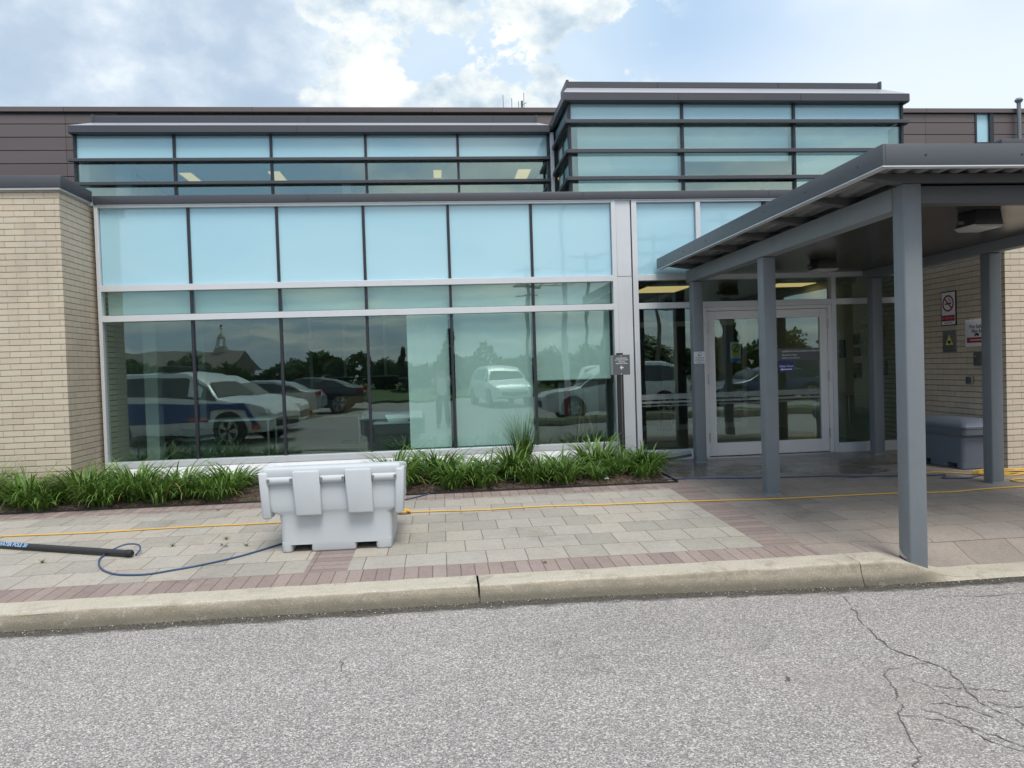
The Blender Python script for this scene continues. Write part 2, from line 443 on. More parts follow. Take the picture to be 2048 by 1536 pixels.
_t = nd(nt, 'ShaderNodeBsdfTransparent'); _m = nd(nt, 'ShaderNodeMixShader'); _m.inputs[0].default_value = .72
nt.links.new(b.outputs[0], _m.inputs[1]); nt.links.new(_t.outputs[0], _m.inputs[2]); nt.links.new(_m.outputs[0], nt.nodes['Material Output'].inputs[0])

def make_soil():
    m, nt, b = newmat('mulch')
    p = pos(nt); d, c1 = voro(nt, p, 45); n1 = noise(nt, p, 60, 4, .7); n2 = noise(nt, p, 3, 3)
    c = ramp(nt, c1 * .5 + n1 * .5, [(.25, (.030, .020, .014)), (.5, (.075, .048, .033)), (.75, (.16, .11, .08))])
    c = mix(nt, n2.ss(.55, .68) * .5, c, (.05, .085, .022))
    put(nt, c, b.inputs['Base Color']); b.inputs['Roughness'].default_value = .95
    put(nt, bump(nt, d + n1, .02), b.inputs['Normal'])
    return m
SOIL = make_soil()
def make_leaf(name, dark, light, rough=.42, trans=.25):
    m, nt, b = newmat(name)
    g = nd(nt, 'ShaderNodeNewGeometry'); r = V(nt, g.outputs['Random Per Island'])
    n1 = noise(nt, g.outputs['Position'], 30, 2)
    c = mix(nt, (r * .75 + n1 * .4 - .08).sat(), dark, light)
    c = mix(nt, r.gt(.95), c, (.28, .22, .08))
    put(nt, c, b.inputs['Base Color']); b.inputs['Roughness'].default_value = rough
    tr = nd(nt, 'ShaderNodeBsdfTranslucent'); put(nt, c, tr.inputs[0])
    ms = nd(nt, 'ShaderNodeMixShader'); ms.inputs[0].default_value = trans
    nt.links.new(b.outputs[0], ms.inputs[1]); nt.links.new(tr.outputs[0], ms.inputs[2])
    nt.links.new(ms.outputs[0], nt.nodes['Material Output'].inputs[0])
    return m
LILY = make_leaf('lily_leaf', (.04, .095, .016), (.19, .33, .06))
GRASSY = make_leaf('grass_blade', (.03, .075, .015), (.10, .19, .035))
TREEL = make_leaf('tree_leaf', (.035, .075, .02), (.11, .17, .045), .5)
CONIF = make_leaf('conifer_leaf', (.025, .052, .02), (.065, .105, .04), .5)
BARK = mat('bark', (.10, .08, .065), .9, var=.3, vscale=12)

def make_glass(name, tint, refl=.09, rough=0.):
    """architectural glass: a green-grey tint and a strong clear reflection, slightly wavy as real panes are"""
    m, nt, b = newmat(name); nt.nodes.remove(b)
    p = pos(nt)
    lw = nd(nt, 'ShaderNodeLayerWeight'); lw.inputs[0].default_value = .5
    f = V(nt, lw.outputs['Facing']).pow(3.2) * .7 + refl
    bn = bump(nt, noise(nt, p, .9, 2), .0035, 1.)
    gl = nd(nt, 'ShaderNodeBsdfGlossy'); gl.inputs['Roughness'].default_value = rough; put(nt, (.85, 1., .95), gl.inputs[0])
    nt.links.new(bn, gl.inputs['Normal'])
    tr = nd(nt, 'ShaderNodeBsdfTransparent'); put(nt, tint, tr.inputs[0])
    ms = nd(nt, 'ShaderNodeMixShader'); put(nt, f.sat(), ms.inputs[0])
    nt.links.new(tr.outputs[0], ms.inputs[1]); nt.links.new(gl.outputs[0], ms.inputs[2])
    nt.links.new(ms.outputs[0], nt.nodes['Material Output'].inputs[0])
    return m
GLASS = make_glass('clear_glazing', (.81, .91, .895), .115)
GLASSU = make_glass('clerestory_glazing', (.82, .93, .94), .18)
def make_spandrel(name, col, refl):
    m, nt, b = newmat(name)
    p = pos(nt)
    put(nt, scale_col(nt, col, noise(nt, p, .8, 3) * .1 + .95), b.inputs['Base Color']); b.inputs['Roughness'].default_value = .6
    lw = nd(nt, 'ShaderNodeLayerWeight'); lw.inputs[0].default_value = .5
    f = V(nt, lw.outputs['Facing']).pow(3.2) * .7 + refl
    gl = nd(nt, 'ShaderNodeBsdfGlossy'); gl.inputs['Roughness'].default_value = .03; put(nt, (.85, .96, 1.), gl.inputs[0])
    nt.links.new(bump(nt, noise(nt, p, .9, 2), .003, 1.), gl.inputs['Normal'])
    ms = nd(nt, 'ShaderNodeMixShader'); put(nt, f.sat(), ms.inputs[0])
    nt.links.new(b.outputs[0], ms.inputs[1]); nt.links.new(gl.outputs[0], ms.inputs[2])
    nt.links.new(ms.outputs[0], nt.nodes['Material Output'].inputs[0])
    return m
SPAND = make_spandrel('spandrel_glass', (.36, .61, .72), .10)
SPANDU = make_spandrel('upper_spandrel_glass', (.36, .62, .71), .12)

# ------------------------------------------------------------------ ground, forecourt, kerb
g = MB()
rx = [-600, -6, 0, .4, .8, 1.2, 1.6, 2.0, 2.4, 2.8, 3.2, 3.6, 6, 600]
g.add([(x, y, rz(x)) for y in (-600, 600) for x in rx], [(i, i + 1, len(rx) + i + 1, len(rx) + i) for i in range(len(rx) - 1)], 0, True)
def crack(pts, wd):
    ps = spline([(x, y, 0) for x, y in pts], 7); L = []; Rr = []
    for i, p in enumerate(ps):
        t = (ps[min(i + 1, len(ps) - 1)] - ps[max(i - 1, 0)]).normalized(); nrm = Vector((-t.y, t.x, 0))
        k = wd * .85 * (.25 + 1.1 * rnd.random()) * (1 - .6 * abs(2 * i / len(ps) - 1) ** 3); j = nrm * rnd.uniform(-.012, .012)
        L.append(p + j + nrm * k); Rr.append(p + j - nrm * k)
    n = len(ps)
    g.add([(p.x, p.y, rz(p.x) + .004) for p in L + Rr], [(i, i + 1, n + i + 1, n + i) for i in range(n - 1)], 1)
crack([(2.76, -5.36), (2.68, -5.62), (2.56, -6.0), (2.52, -6.3), (2.62, -6.57), (2.6, -6.72), (2.52, -6.98), (2.56, -7.16), (2.5, -7.5)], .0055)
crack([(2.6, -6.5), (2.3, -6.58), (2.24, -6.72), (2.12, -6.98), (2.05, -7.06), (1.93, -7.4)], .004)
crack([(2.05, -7.06), (2.2, -7.12), (2.32, -7.24), (2.45, -7.45)], .0045)
crack([(2.28, -6.96), (2.4, -7.0), (2.5, -7.16)], .005)
crack([(2.56, -6.98), (2.66, -7.05), (2.8, -7.06), (3.1, -7.2)], .0045)
crack([(3.3, -5.42), (3.8, -5.5), (4.6, -5.48), (6.2, -5.8)], .004)
crack([(2.2, -7.0), (2.28, -7.12), (2.3, -7.3), (2.42, -7.5)], .004)
crack([(2.36, -6.74), (2.5, -6.82), (2.7, -6.86), (2.95, -6.98)], .0035)
crack([(2.3, -6.6), (2.38, -6.74), (2.42, -6.9), (2.4, -7.0)], .003)
crack([(1.93, -7.4), (1.85, -7.5), (1.9, -7.7)], .004)
crack([(-.54, -6.3), (-.6, -6.15), (-.62, -5.95)], .0025)
crack([(1.75, -6.6), (1.72, -6.66)], .01)
tag(g.build('road', [ASPHALT, CRACK]), kind='structure')

g = MB()
xs = [-40, -12, -8, -6, -4, -2, 0, 2, 3, 3.35, 3.45, 3.55, 3.65, 3.75, 3.85, 3.97, 4.2, 5, 6, 7, 9, 12, 40]
ys = [-4.84, -4.72, -4.6, -4.48, -4.35, -4.1, -3.5, -2.5, -1.5, -.5, .2]
vs_ = [(x, y, gz(x, y)) for y in ys for x in xs]; nx = len(xs)
g.add(vs_, [(j * nx + i, j * nx + i + 1, (j + 1) * nx + i + 1, (j + 1) * nx + i) for j in range(len(ys) - 1) for i in range(nx - 1)], 0, True)
tag(g.build('forecourt_paving', PAVING), kind='structure')

def kerb_ring(x, h):
    zt = gz(x, -4.84) + .003
    ROADZ = rz(x); zb = ROADZ - .05; d = zt - ROADZ
    prof = [(-4.838, zb), (-4.838, zt)] + [(-4.94, zt - .001)] + [(-5.052 - .034 * math.sin(a), zt - .004 - .032 * min(1, d / .1) * (1 - math.cos(a))) for a in [R(q) for q in (0, 20, 40, 60, 80)]]
    prof += [(-5.10, ROADZ + d * .45), (-5.135, ROADZ - .002), (-5.135, zb)]
    return [(x, y, z) for y, z in prof]
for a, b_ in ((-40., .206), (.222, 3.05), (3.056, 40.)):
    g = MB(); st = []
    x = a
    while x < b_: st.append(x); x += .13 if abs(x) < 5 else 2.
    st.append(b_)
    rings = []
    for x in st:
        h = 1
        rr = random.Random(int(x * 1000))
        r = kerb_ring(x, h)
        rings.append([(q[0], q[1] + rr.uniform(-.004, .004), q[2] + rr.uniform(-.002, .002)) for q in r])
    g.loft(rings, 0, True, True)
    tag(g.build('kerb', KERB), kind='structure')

g = MB(); r = random.Random(31)
for k in range(1300):
    x = r.uniform(-3.6, 5.5); y = -5.14 - abs(r.gauss(0, .05)); s = r.uniform(.002, .0075); a = r.uniform(0, 3.14); c, d = s * math.cos(a), s * math.sin(a); z = rz(x) + .003; e = r.uniform(.25, .9)
    g.add([(x - c, y - d, z), (x + d * e, y - c * e, z), (x + c, y + d, z + .001), (x - d * e, y + c * e, z), (x, y, z + s * .8)], [(0, 1, 4), (1, 2, 4), (2, 3, 4), (3, 0, 4)], r.choice((0, 0, 0, 1, 1, 2)))
tag(g.build('grit', [mat('dark_grit', (.05, .045, .038), .95), mat('tan_grit', (.26, .21, .15), .95), mat('pale_grit', (.5, .47, .42), .95)], sharp=False), kind='stuff')
# planting bed
g = MB()
bx = [-14 + .25 * i for i in range(68)]; by = [-1.70 + .12 * j for j in range(15)]
def bed_z(x, y):
    e = min(1, max(0, (y + 1.70) / .18)); r = random.Random(int(x * 977 + y * 5171))
    return SLOPE * y - .012 + (.05 + .035 * r.random()) * e * min(1, max(0, (2.76 - x) / .2))
vs_ = [(min(x, 2.76), min(y, -.02), bed_z(min(x, 2.76), min(y, -.02))) for y in by for x in bx]; nx = len(bx)
g.add(vs_, [(j * nx + i, j * nx + i + 1, (j + 1) * nx + i + 1, (j + 1) * nx + i) for j in range(len(by) - 1) for i in range(nx - 1)], 0, True)
g.box(-14, 2.775, -1.715, -1.70, -.09, SLOPE * -1.7 + .018, 1); g.box(2.76, 2.775, -1.70, -.1, -.09, -.02, 1)
tag(g.build('planting_bed', [SOIL, RUBBER]), kind='structure')

# ------------------------------------------------------------------ the building
B = thing('office_building', 'low civic building with pale blue glazing, buff brick wings and brown metal upper walls', 'building')
def bx(name, x0, x1, y0, y1, z0, z1, m, bev=.003, parent=None):
    return MB().box(x0, x1, y0, y1, z0, z1).build(name, m, parent or B, bev, 1)
XL, XR = -4.47, 6.81
MUL = [-3.291 + 1.1527 * i for i in range(5)]
Z0, Z1, Z2, Z3 = .245, 2.193, 2.593, 3.66
pr_ = random.Random(5)
def pane(x0, x1, z0, z1, y, m, name='window_pane', th=.008, tilt=.0012):
    """a sheet of glass, set a hair out of true as every glazed unit is"""
    a, c = pr_.uniform(-tilt, tilt), pr_.uniform(-tilt, tilt)
    cx, cz = (x0 + x1) / 2, (z0 + z1) / 2
    f = lambda x, z, o: (x, y + o + (x - cx) * a + (z - cz) * c, z)
    v = [f(x0, z0, 0), f(x1, z0, 0), f(x1, z1, 0), f(x0, z1, 0), f(x0, z0, th), f(x1, z0, th), f(x1, z1, th), f(x0, z1, th)]
    return MB().add(v, [(0, 1, 2, 3), (7, 6, 5, 4), (1, 0, 4, 5), (2, 1, 5, 6), (3, 2, 6, 7), (0, 3, 7, 4)]).build(name, m, B)
# lower curtain wall, big bay
bx('jamb', XL, -4.425, -.05, .07, -.05, Z3 + .03, SILVER)
bx('jamb', 2.452, 2.515, -.05, .07, .0, Z3 + .03, SILVER)
bx('pilaster', 2.519, 2.725, -.035, .1, -.05, Z2 + .02, SILVER)
bx('pilaster', 2.519, 2.725, -.035, .1, Z2 + .026, Z3 + .03, SILVER)
bx('jamb', 2.742, 2.815, -.05, .07, -.05, Z3 + .03, SILVER)
for m_ in MUL:
    bx('mullion', m_ - .019, m_ + .019, -.012, .09, Z0 + .03, Z3, CHARD, .002)
for za in (Z1, Z2):
    bx('transom', -4.425, 2.452, -.05, .06, za - .042, za + .042, SILVER)
bx('sill', -4.425, 2.452, -.065, .08, .203, .285, SILVER)
MB().prism([(-.068, .198), (-.068, .188), (-.20, -.06), (-.20, -.14), (.08, -.14), (.08, .198)], 0, XL, 2.452).build('base_panel', SILLW, B)
bx('head_trim', -4.425, 2.452, -.045, .06, Z3 - .008, Z3 + .03, SILVER)
ed = [-4.425] + MUL + [2.452]
for a, b_ in zip(ed[:-1], ed[1:]):
    pane(a + .005, b_ - .005, .28, Z1 - .03, .012, GLASS)
    pane(a + .005, b_ - .005, Z1 + .03, Z2 - .03, .012, GLASS)
    pane(a + .005, b_ - .005, Z2 + .03, Z3, .012, SPAND, 'spandrel_panel', tilt=.0008)
# entrance bay
bx('head_trim', 2.815, XR, -.045, .06, Z3 - .008, Z3 + .03, SILVER)
for x0, x1 in ((3.675, 3.74), (5.665, 5.735)): bx('jamb', x0, x1, -.05, .07, -.02, Z3 - .01, SILVER)
bx('jamb', 6.75, XR, -.05, .07, -.02, Z3 - .01, SILVER)
bx('mullion', 4.675, 4.73, -.012, .09, Z2 + .04, Z3 - .009, CHARD, .002)
for x0, x1 in ((2.815, 3.675), (3.74, 5.665), (5.735, 6.75)):
    for za in (Z1, Z2): bx('transom', x0, x1, -.05, .06, za - .042, za + .042, SILVER)
    pane(x0 + .003, x1 - .003, Z1 + .04, Z2 - .04, .012, GLASS)
for x0, x1 in ((2.815, 3.675), (5.735, 6.75)):
    bx('transom', x0, x1, -.05, .06, -.02, .135, SILVER)
    pane(x0 + .003, x1 - .003, .13, Z1 - .04, .012, GLASS)
for x0, x1 in ((2.815, 3.675), (3.74, 4.675), (4.73, 5.665), (5.735, 6.75)):
    pane(x0 + .003, x1 - .003, Z2 + .04, Z3 - .005, .012, SPAND, 'spandrel_panel', tilt=.0008)
bx('door_frame', 3.741, 3.80, -.045, .06, 0, 2.15, DOORM); bx('door_frame', 5.605, 5.664, -.045, .06, 0, 2.15, DOORM)
bx('door_frame', 3.801, 5.604, -.045, .06, 2.10, 2.15, DOORM)
bx('threshold', 3.74, 5.665, -.09, .08, -.02, .012, CHROME)
def door(x0, x1, hinge, extra):
    st = .112
    g = MB(); z0, z1 = .02, 2.095
    g.box(x0, x0 + st, -.028, .022, z0, z1); g.box(x1 - st, x1, -.028, .022, z0, z1)
    g.box(x0 + st, x1 - st, -.028, .022, z1 - .115, z1); g.box(x0 + st, x1 - st, -.028, .022, z0, z0 + .185)
    for q in (.2, .5, .8): g.box(x0 + (x1 - x0) * q - .008, x0 + (x1 - x0) * q + .008, -.031, -.02, z0 + .02, z0 + .03, 1)
    d = g.build('door', [DOORM, BLACK], B, .003, 1)
    a, c = pr_.uniform(-.001, .001), pr_.uniform(-.001, .001)
    MB().box(x0 + st, x1 - st, -.006, .004, z0 + .185, z1 - .115).build('glass_pane', GLASS, d)
    s = MB()
    for zz, hh in ((.86, .075), (.805, .03), (.765, .012)): s.box(x0 + st, x1 - st, -.0085, -.0065, zz, zz + hh)
    s.build('frosted_stripe', FROST, d)
    hx = x0 if hinge < 0 else x1
    for zz in (.22, 1.05, 1.8): MB().tube([(hx + hinge * .004, -.045, zz), (hx + hinge * .004, -.045, zz + .14)], .011, 8).build('hinge', CHROME, d)
    hx = x1 - .05 if hinge < 0 else x0 + .05
    hb = MB(); hb.tube(spline([(hx, -.03, .95), (hx, -.085, .97), (hx, -.085, 1.1), (hx, -.085, 1.24), (hx, -.03, 1.26)], 5), .012, 8)
    hb.build('handle', CHROME, d)
    return d
d1 = door(3.803, 4.700, -1, 0); d2 = door(4.706, 5.602, 1, 1)
# front frosted stripes on the side lights
for x0, x1 in ((2.815, 3.675),):
    s = MB()
    for zz, hh in ((.86, .075), (.805, .03), (.765, .012)): s.box(x0 + .01, x1 - .01, .004, .006, zz, zz + hh)
    s.build('frosted_stripe', FROST, B)
# parapet copings
def coping(pts, z0, z1, name='coping', m=None):
    """pts: plan polyline of the outer face, thickness inward on the left hand"""
    g = MB()
    for (a, b_) in zip(pts[:-1], pts[1:]):
        a, b2 = Vector(a), Vector(b_); t = (b2 - a).normalized(); n = Vector((-t.y, t.x))
        q = [a, b2, b2 + n * .3, a + n * .3]
        g.prism([tuple(p) for p in q], 2, z0, z1)
    return g
g = MB()
g.prism([(XL, -.075), (6.86, -.075), (6.86, .28), (XL, .28)], 2, 3.694, 3.805); g.build('coping', CHAR, B, .006, 2)
MB().box(XL + .04, 6.8, -.058, -.04, 3.682, 3.693).build('drip_edge', TRIMW, B)
for xx in (-1.9, 2.9, 2.0): pass
g = MB(); g.box(-20, -4.52, -.83, .5, -.3, 3.695); g.build('brick_wing', BRICK, B)
g = MB(); g.prism([(-20, -.89), (-4.465, -.89), (-4.465, -.08), (-4.80, -.08), (-4.8, -.5), (-20, -.5)], 2, 3.72, 3.862); g.build('coping', CHAR, B, .006, 2)
g = MB(); g.prism([(-20, -.875), (-4.485, -.875), (-4.485, -.06), (-4.6, -.06), (-4.6, -.6), (-20, -.6)], 2, 3.697, 3.719); g.build('drip_edge', TRIMW, B)
g = MB(); g.box(6.812, 24, -1.95, .6, -.3, 3.76); g.build('brick_wing', BRICK, B)
g = MB(); g.prism([(6.76, -2.0), (24, -2.0), (24, -1.65), (7.1, -1.65), (7.1, .5), (6.76, .5)], 2, 3.81, 3.93); g.build('coping', CHAR, B, .006, 2)
g = MB(); g.prism([(6.78, -1.98), (24, -1.98), (24, -1.7), (7.0, -1.7), (7.0, .4), (6.78, .4)], 2, 3.762, 3.808); g.build('drip_edge', CHARD, B)
# weep vent in the brick
MB().box(-5.56, -5.548, -.836, -.826, 3.60, 3.66).build('weep_vent', BLACK, B)
# roofs
bx('roof', -20, -4.8, -.5, 3.0, 3.70, 3.75, CHAR, 0)
bx('roof', -4.8, 1.86, .28, 1.62, 3.72, 3.76, CHAR, 0)
bx('roof', 7.13, 24, -1.6, 3.0, 3.72, 3.77, CHAR, 0)
# clerestories
def clerestory(x0, bays, y, zb, zt, fins, rows, post, ret=None):
    for i in range(len(bays)):
        xx = bays[i]
        bx('mullion', xx - .019, xx + .019, y - .02, y + .08, zb, zt, CHARD, .002)
    lv = [zb] + fins + [zt]
    for a, b_ in zip(bays[:-1], bays[1:]):
        for k in range(len(lv) - 1):
            sp_ = (k == len(lv) - 2)
            pane(a + .02, b_ - .02, lv[k] + .01, lv[k + 1] - .01, y + .015, SPANDU if sp_ else GLASSU, 'spandrel_panel' if sp_ else 'window_pane')
LB = [-5.43 + 1.4545 * i for i in range(6)]; LF = [4.377, 4.735]
clerestory(0, LB, 1.62, 3.78, 5.13, LF, 0, 0)
for z in LF: bx('fin', -5.51, 1.87, 1.545, 1.599, z - .024, z + .024, CHAR, .004)
RB = [1.965, 3.635, 5.34, 7.04]; RF = [4.07, 4.46, 4.885]
clerestory(0, RB, .32, 3.80, 5.17, RF, 0, 0)
for z in RF:
    g = MB(); g.prism([(1.895, .235), (7.12, .235), (7.12, .29), (1.95, .29), (1.95, 1.6), (1.895, 1.6)], 2, z - .027, z + .027); g.build('fin', CHAR, B, .004, 1)
    bx('fin', 7.07, 7.13, .292, 1.9, z - .027, z + .027, CHAR, .003)
# return glazing of the taller clerestory
lv = [3.80] + RF + [5.17]
for k in range(4):
    for xx in (1.965, 7.03):
        MB().box(xx, xx + .008, .41, 1.56 if xx < 3 else 3.0, lv[k] + .03, lv[k + 1] - .03).build('spandrel_panel' if k == 3 else 'window_pane', SPANDU if k == 3 else GLASSU, B)
bx('mullion', 1.95, 2.0, 1.56, 1.60, 3.78, 5.16, CHARD, .002); bx('mullion', 1.87, 1.93, 1.545, 1.60, 3.78, 5.14, TRIMW, .002)
# cornices, sloped metal and upstands
def cornice(x0, x1, y, z0, z1, yu, zu0, zu1, inset):
    bx('cornice', x0, x1, y, y + .06, z0, z1, CHAR, .005)
    bx('cornice', x0, x0 + .06, y + .062, 3.0, z0, z1, CHAR, .005)
    bx('cornice', x1 - .06, x1, y + .062, 3.0, z0, z1, CHAR, .005)
    bx('cornice', x0 + .01, x1 - .01, y + .01, y + .24, z0 - .012, z0 - .002, CHARD, 0)
    g = MB()
    a = [(x0, y), (x1, y), (x1, 3.0), (x0, 3.0)]; b_ = [(x0 + inset, yu), (x1 - inset, yu), (x1 - inset, 3.0), (x0 + inset, 3.0)]
    g.add([(p[0], p[1], z1 + .003) for p in a] + [(p[0], p[1], zu0) for p in b_], [(0, 1, 5, 4), (1, 2, 6, 5), (2, 3, 7, 6), (3, 0, 4, 7), (4, 5, 6, 7)])
    g.add([(p[0], p[1], z1 - .02) for p in a], [(3, 2, 1, 0)])
    g.build('roof', LIGHTROOF, B)
    bx('upstand', x0 + inset, x1 - inset, yu, yu + .5, zu0 + .002, zu1, CHAR, .006)
    bx('upstand', x0 + inset - .01, x0 + inset + .03, yu - .012, yu + .5, zu0, zu1 + .02, CHAR, .003)
    bx('upstand', x1 - inset - .03, x1 - inset + .01, yu - .012, yu + .5, zu0, zu1 + .02, CHAR, .003)
cornice(-5.47, 1.87, 1.5, 5.13, 5.235, 2.0, 5.442, 5.545, .14)
cornice(1.872, 7.10, .2, 5.167, 5.275, .7, 5.531, 5.625, .14)
# thin joints in the trims
g = MB()
for x_, y_, z0_, z1_ in ((-2.1, 1.4985, 5.135, 5.23), (.9, 1.4985, 5.135, 5.23), (3.55, .1985, 5.17, 5.27), (5.4, .1985, 5.17, 5.27), (-1.7, -.0765, 3.70, 3.80), (2.05, -.0765, 3.70, 3.80), (4.75, -.0765, 3.7, 3.8), (3.4, .6985, 5.536, 5.62), (5.3, .6985, 5.536, 5.62), (-2, 1.9985, 5.447, 5.54), (1., 1.9985, 5.447, 5.54), (-8.2, -.8915, 3.725, 3.86)):
    g.box(x_ - .003, x_ + .003, y_ - .001, y_ + .004, z0_, z1_)
g.build('trim_joint', BLACK, B)
# brown metal clad upper storey
def clad(x0, x1, y, z0, z1, holes=()):
    g = MB(); z = z0; h = .222
    while z < z1 - .01:
        t = min(z + h - .014, z1)
        segs = [(x0, x1)]
        for (hx0, hx1, hz0, hz1) in holes:
            if t > hz0 and z < hz1:
                segs = [q for s0, s1 in segs for q in ((s0, min(s1, hx0)), (max(s0, hx1), s1)) if q[1] > q[0]]
        for s0, s1 in segs:
            g.box(s0, s1, y, y + .04, z, t); g.box(s0, s1, y + .015, y + .04, t, z + h, 1)
        z += h
    return g.build('cladding_wall', [CLAD, BLACK], B)
clad(-24, -5.36, 3.0, 3.76, 5.90)
clad(7.0, 26, 3.0, 3.78, 5.93, [(10.30, 10.685, 5.36, 6.03)])
clad(-5.36, 7.0, 3.0, 5.47, 5.91)
bx('wall_core', -24, 26, 3.05, 3.3, 5.48, 5.9, DARKI, 0); bx('wall_core', -24, -5.3, 3.05, 3.3, 3.7, 5.48, DARKI, 0); bx('wall_core', 7.05, 26, 3.1, 3.3, 3.7, 5.48, DARKI, 0)
bx('parapet_cap', -24, 26, 2.955, 3.4, 5.945, 6.03, CLAD, .006)
bx('roof', -24, 26, 3.3, 14, 5.80, 5.90, CHAR, 0)
wn = MB(); wn.box(10.30, 10.34, 2.985, 3.08, 5.36, 6.0); wn.box(10.60, 10.685, 2.985, 3.08, 5.36, 6.0); wn.box(10.34, 10.6, 2.985, 3.08, 5.36, 5.40); wn.box(10.34, 10.6, 2.985, 3.08, 5.96, 6.0)
wn = wn.build('window', CHARD, B, .003, 1); MB().box(10.34, 10.6, 3.03, 3.04, 5.40, 5.96).build('pane', SPANDU, wn)
# outer shell at the back so the rooms are closed
bx('back_wall', -20, 24, 13.9, 14.1, -.3, 5.8, BRICK, 0); bx('side_wall', -20, -19.8, -.8, 13.9, -.3, 5.8, BRICK, 0); bx('side_wall', 23.8, 24, -1.9, 13.9, -.3, 5.8, BRICK, 0)
# interiors
bx('interior_floor', -19.8, 23.8, .1, 13.9, -.06, .004, FLOORI, 0)
bx('interior_wall', -4.75, -4.55, .55, 8.0, .004, 3.6, WALLI, 0); bx('interior_wall', -5.42, -5.3, 1.75, 8.0, 3.78, 5.04, WALLI, 0); bx('interior_floor', -5.3, -4.76, 1.72, 8, 3.62, 3.68, WALLI, 0)
bx('interior_wall', -4.55, 2.6, 8.0, 8.1, .004, 5.0, DARKI, 0)
bx('interior_wall', 2.6, 2.7, .11, 8.0, .004, 3.05, WALLI, 0)
g = MB(); zc = .004
while zc < 2.75: g.box(6.812, 7.0, .65, 8.0, zc, zc + .188); g.box(6.819, 7.0, .65, 8.0, zc + .188, zc + .2); zc += .2
g.build('interior_wall', WALLP, B)
bx('interior_wall', 2.7, 6.8, 8.0, 8.1, .004, 3.05, DARKI, 0)
bx('ceiling', -5.3, 1.95, 1.72, 9, 5.05, 5.12, CEILI, 0); bx('ceiling', -4.5, 1.9, .12, 1.6, 3.62, 3.68, CEILI, 0)
bx('ceiling', 2.02, 7.0, .45, 9, 5.06, 5.10, CEILI, 0); bx('ceiling', 2.7, 6.8, .12, 8, 2.76, 2.82, WALLI, 0)
bx('interior_wall', -5.3, 7.0, 8.1, 8.2, 3.05, 5.05, WALLI, 0)
for xx in (-3.72, -.98 - 2.0): pass
bx('interior_column', -4.24, -4.05, .75, .94, .004, 3.6, WALLI, .01); bx('interior_column', -3.78, -3.68, 1.7, 1.8, .004, 3.6, WALLI, .01)
bx('interior_column', -5.1, -4.86, 2.2, 2.44, 3.8, 5.04, WHITEI, .01); bx('interior_column', -1.55, -1.4, 2.4, 2.55, 3.8, 5.04, WHITEI, .01)
bx('interior_column', 2.3, 2.45, .9, 1.05, 3.8, 5.09, WHITEI, .01); bx('interior_column', 6.55, 6.7, .8, .95, 3.8, 5.09, WHITEI, .01)
bx('pelmet', -4.40, 2.44, .10, .13, Z1 + .06, Z2 - .02, BLIND, 0)
bx('bulkhead', -4.40, 2.44, .14, .3, Z2 - .02, 3.6, WALLI, 0)
# inner glazed screen
g = MB()
for xx in (-3.03, -2.24, -1.3, -.5, .4): g.box(xx - .035, xx + .035, 7.4, 7.46, .9, 2.9)
for zz in (1.21, 1.94, 2.6): g.box(-3.06, .43, 7.41, 7.45, zz - .03, zz + .03)
g.build('partition_screen', WHITEI, B)
# vestibule inner doors
g = MB()
for xx in (2.75, 3.25, 3.72, 4.66, 5.6, 6.1): g.box(xx, xx + .09, 4.2, 4.28, .01, 2.2)
for zz in (.02, 2.1): g.box(2.75, 6.19, 4.205, 4.275, zz, zz + .1)
g.build('inner_door_screen', SILVER, B)
bx('interior_column', 3.45, 3.68, 3.2, 3.45, .004, 2.75, BLACK, 0); bx('interior_column', 4.32, 4.5, 3.9, 4.1, .004, 2.75, BLACK, 0)
# interior lights
def lightp(x, y, z, lx, ly, lab):
    t = thing('ceiling_light', lab, 'ceiling light', (x, y, z), 0, 'lit ceiling panels')
    MB().box(-lx / 2 - .03, lx / 2 + .03, -ly / 2 - .03, ly / 2 + .03, .0, .045).build('frame', WHITEI, t)
    MB().box(-lx / 2, lx / 2, -ly / 2, ly / 2, -.012, -.002).build('diffuser', LAMPE, t)
lightp(-4.38, 3.7, 5.0, .2, .75, 'lit ceiling panel seen through the clerestory bay beside the brown cladding')
lightp(-2.84, 3.64, 5.0, .2, .75, 'lit ceiling panel seen just past the second clerestory mullion')
lightp(.06, 3.5, 5.0, .14, .5, 'small lit ceiling panel in the fourth clerestory bay')
lightp(1.65, 3.6, 5.0, .23, .75, 'lit ceiling panel seen next to the taller glazed box')
lightp(4.05, 2.9, 2.72, .8, 1.0, 'lit ceiling panel seen over the side light next to the pilaster')
lightp(6.35, 2.6, 2.72, .7, .55, 'lit ceiling panel of the entrance lobby seen above the far door')
# blinds
def blind(x0, x1, z0, z1, y, lab, m=BLIND):
    t = thing('roller_blind', lab, 'blind', ((x0 + x1) / 2, y, z0), 0, 'pale roller blinds inside the windows')
    w2 = (x1 - x0) / 2
    n = 24; g = MB()
    pts = [(-w2 + 2 * w2 * i / n, .003 * math.sin(i * 1.1 + x0 * 3)) for i in range(n + 1)]
    g.prism(pts + [(a, b_ + .003) for a, b_ in reversed(pts)], 2, 0, z1 - z0); g.build('fabric', m, t)
    MB().tube([(-w2, .01, .0), (w2, .01, 0)], .014, 8).build('bottom_bar', WHITEI, t)
blind(-.455, .12, .30, 2.2, .12, 'narrow pale blind drawn down over half of the fourth tall window')
blind(.20, 1.29, .30, 2.2, .12, 'wide pale blind drawn fully down over the fifth tall window')
blind(1.35, 2.42, 1.19, 2.2, .12, 'pale blind drawn halfway down the window next to the sign post')
BL2 = mat('clerestory_blind', (.80, .85, .87), .75, var=.04)
blind(2.10, 3.60, 3.82, 4.89, .45, 'drawn blind in the taller clerestory beside the glazed corner', BL2)
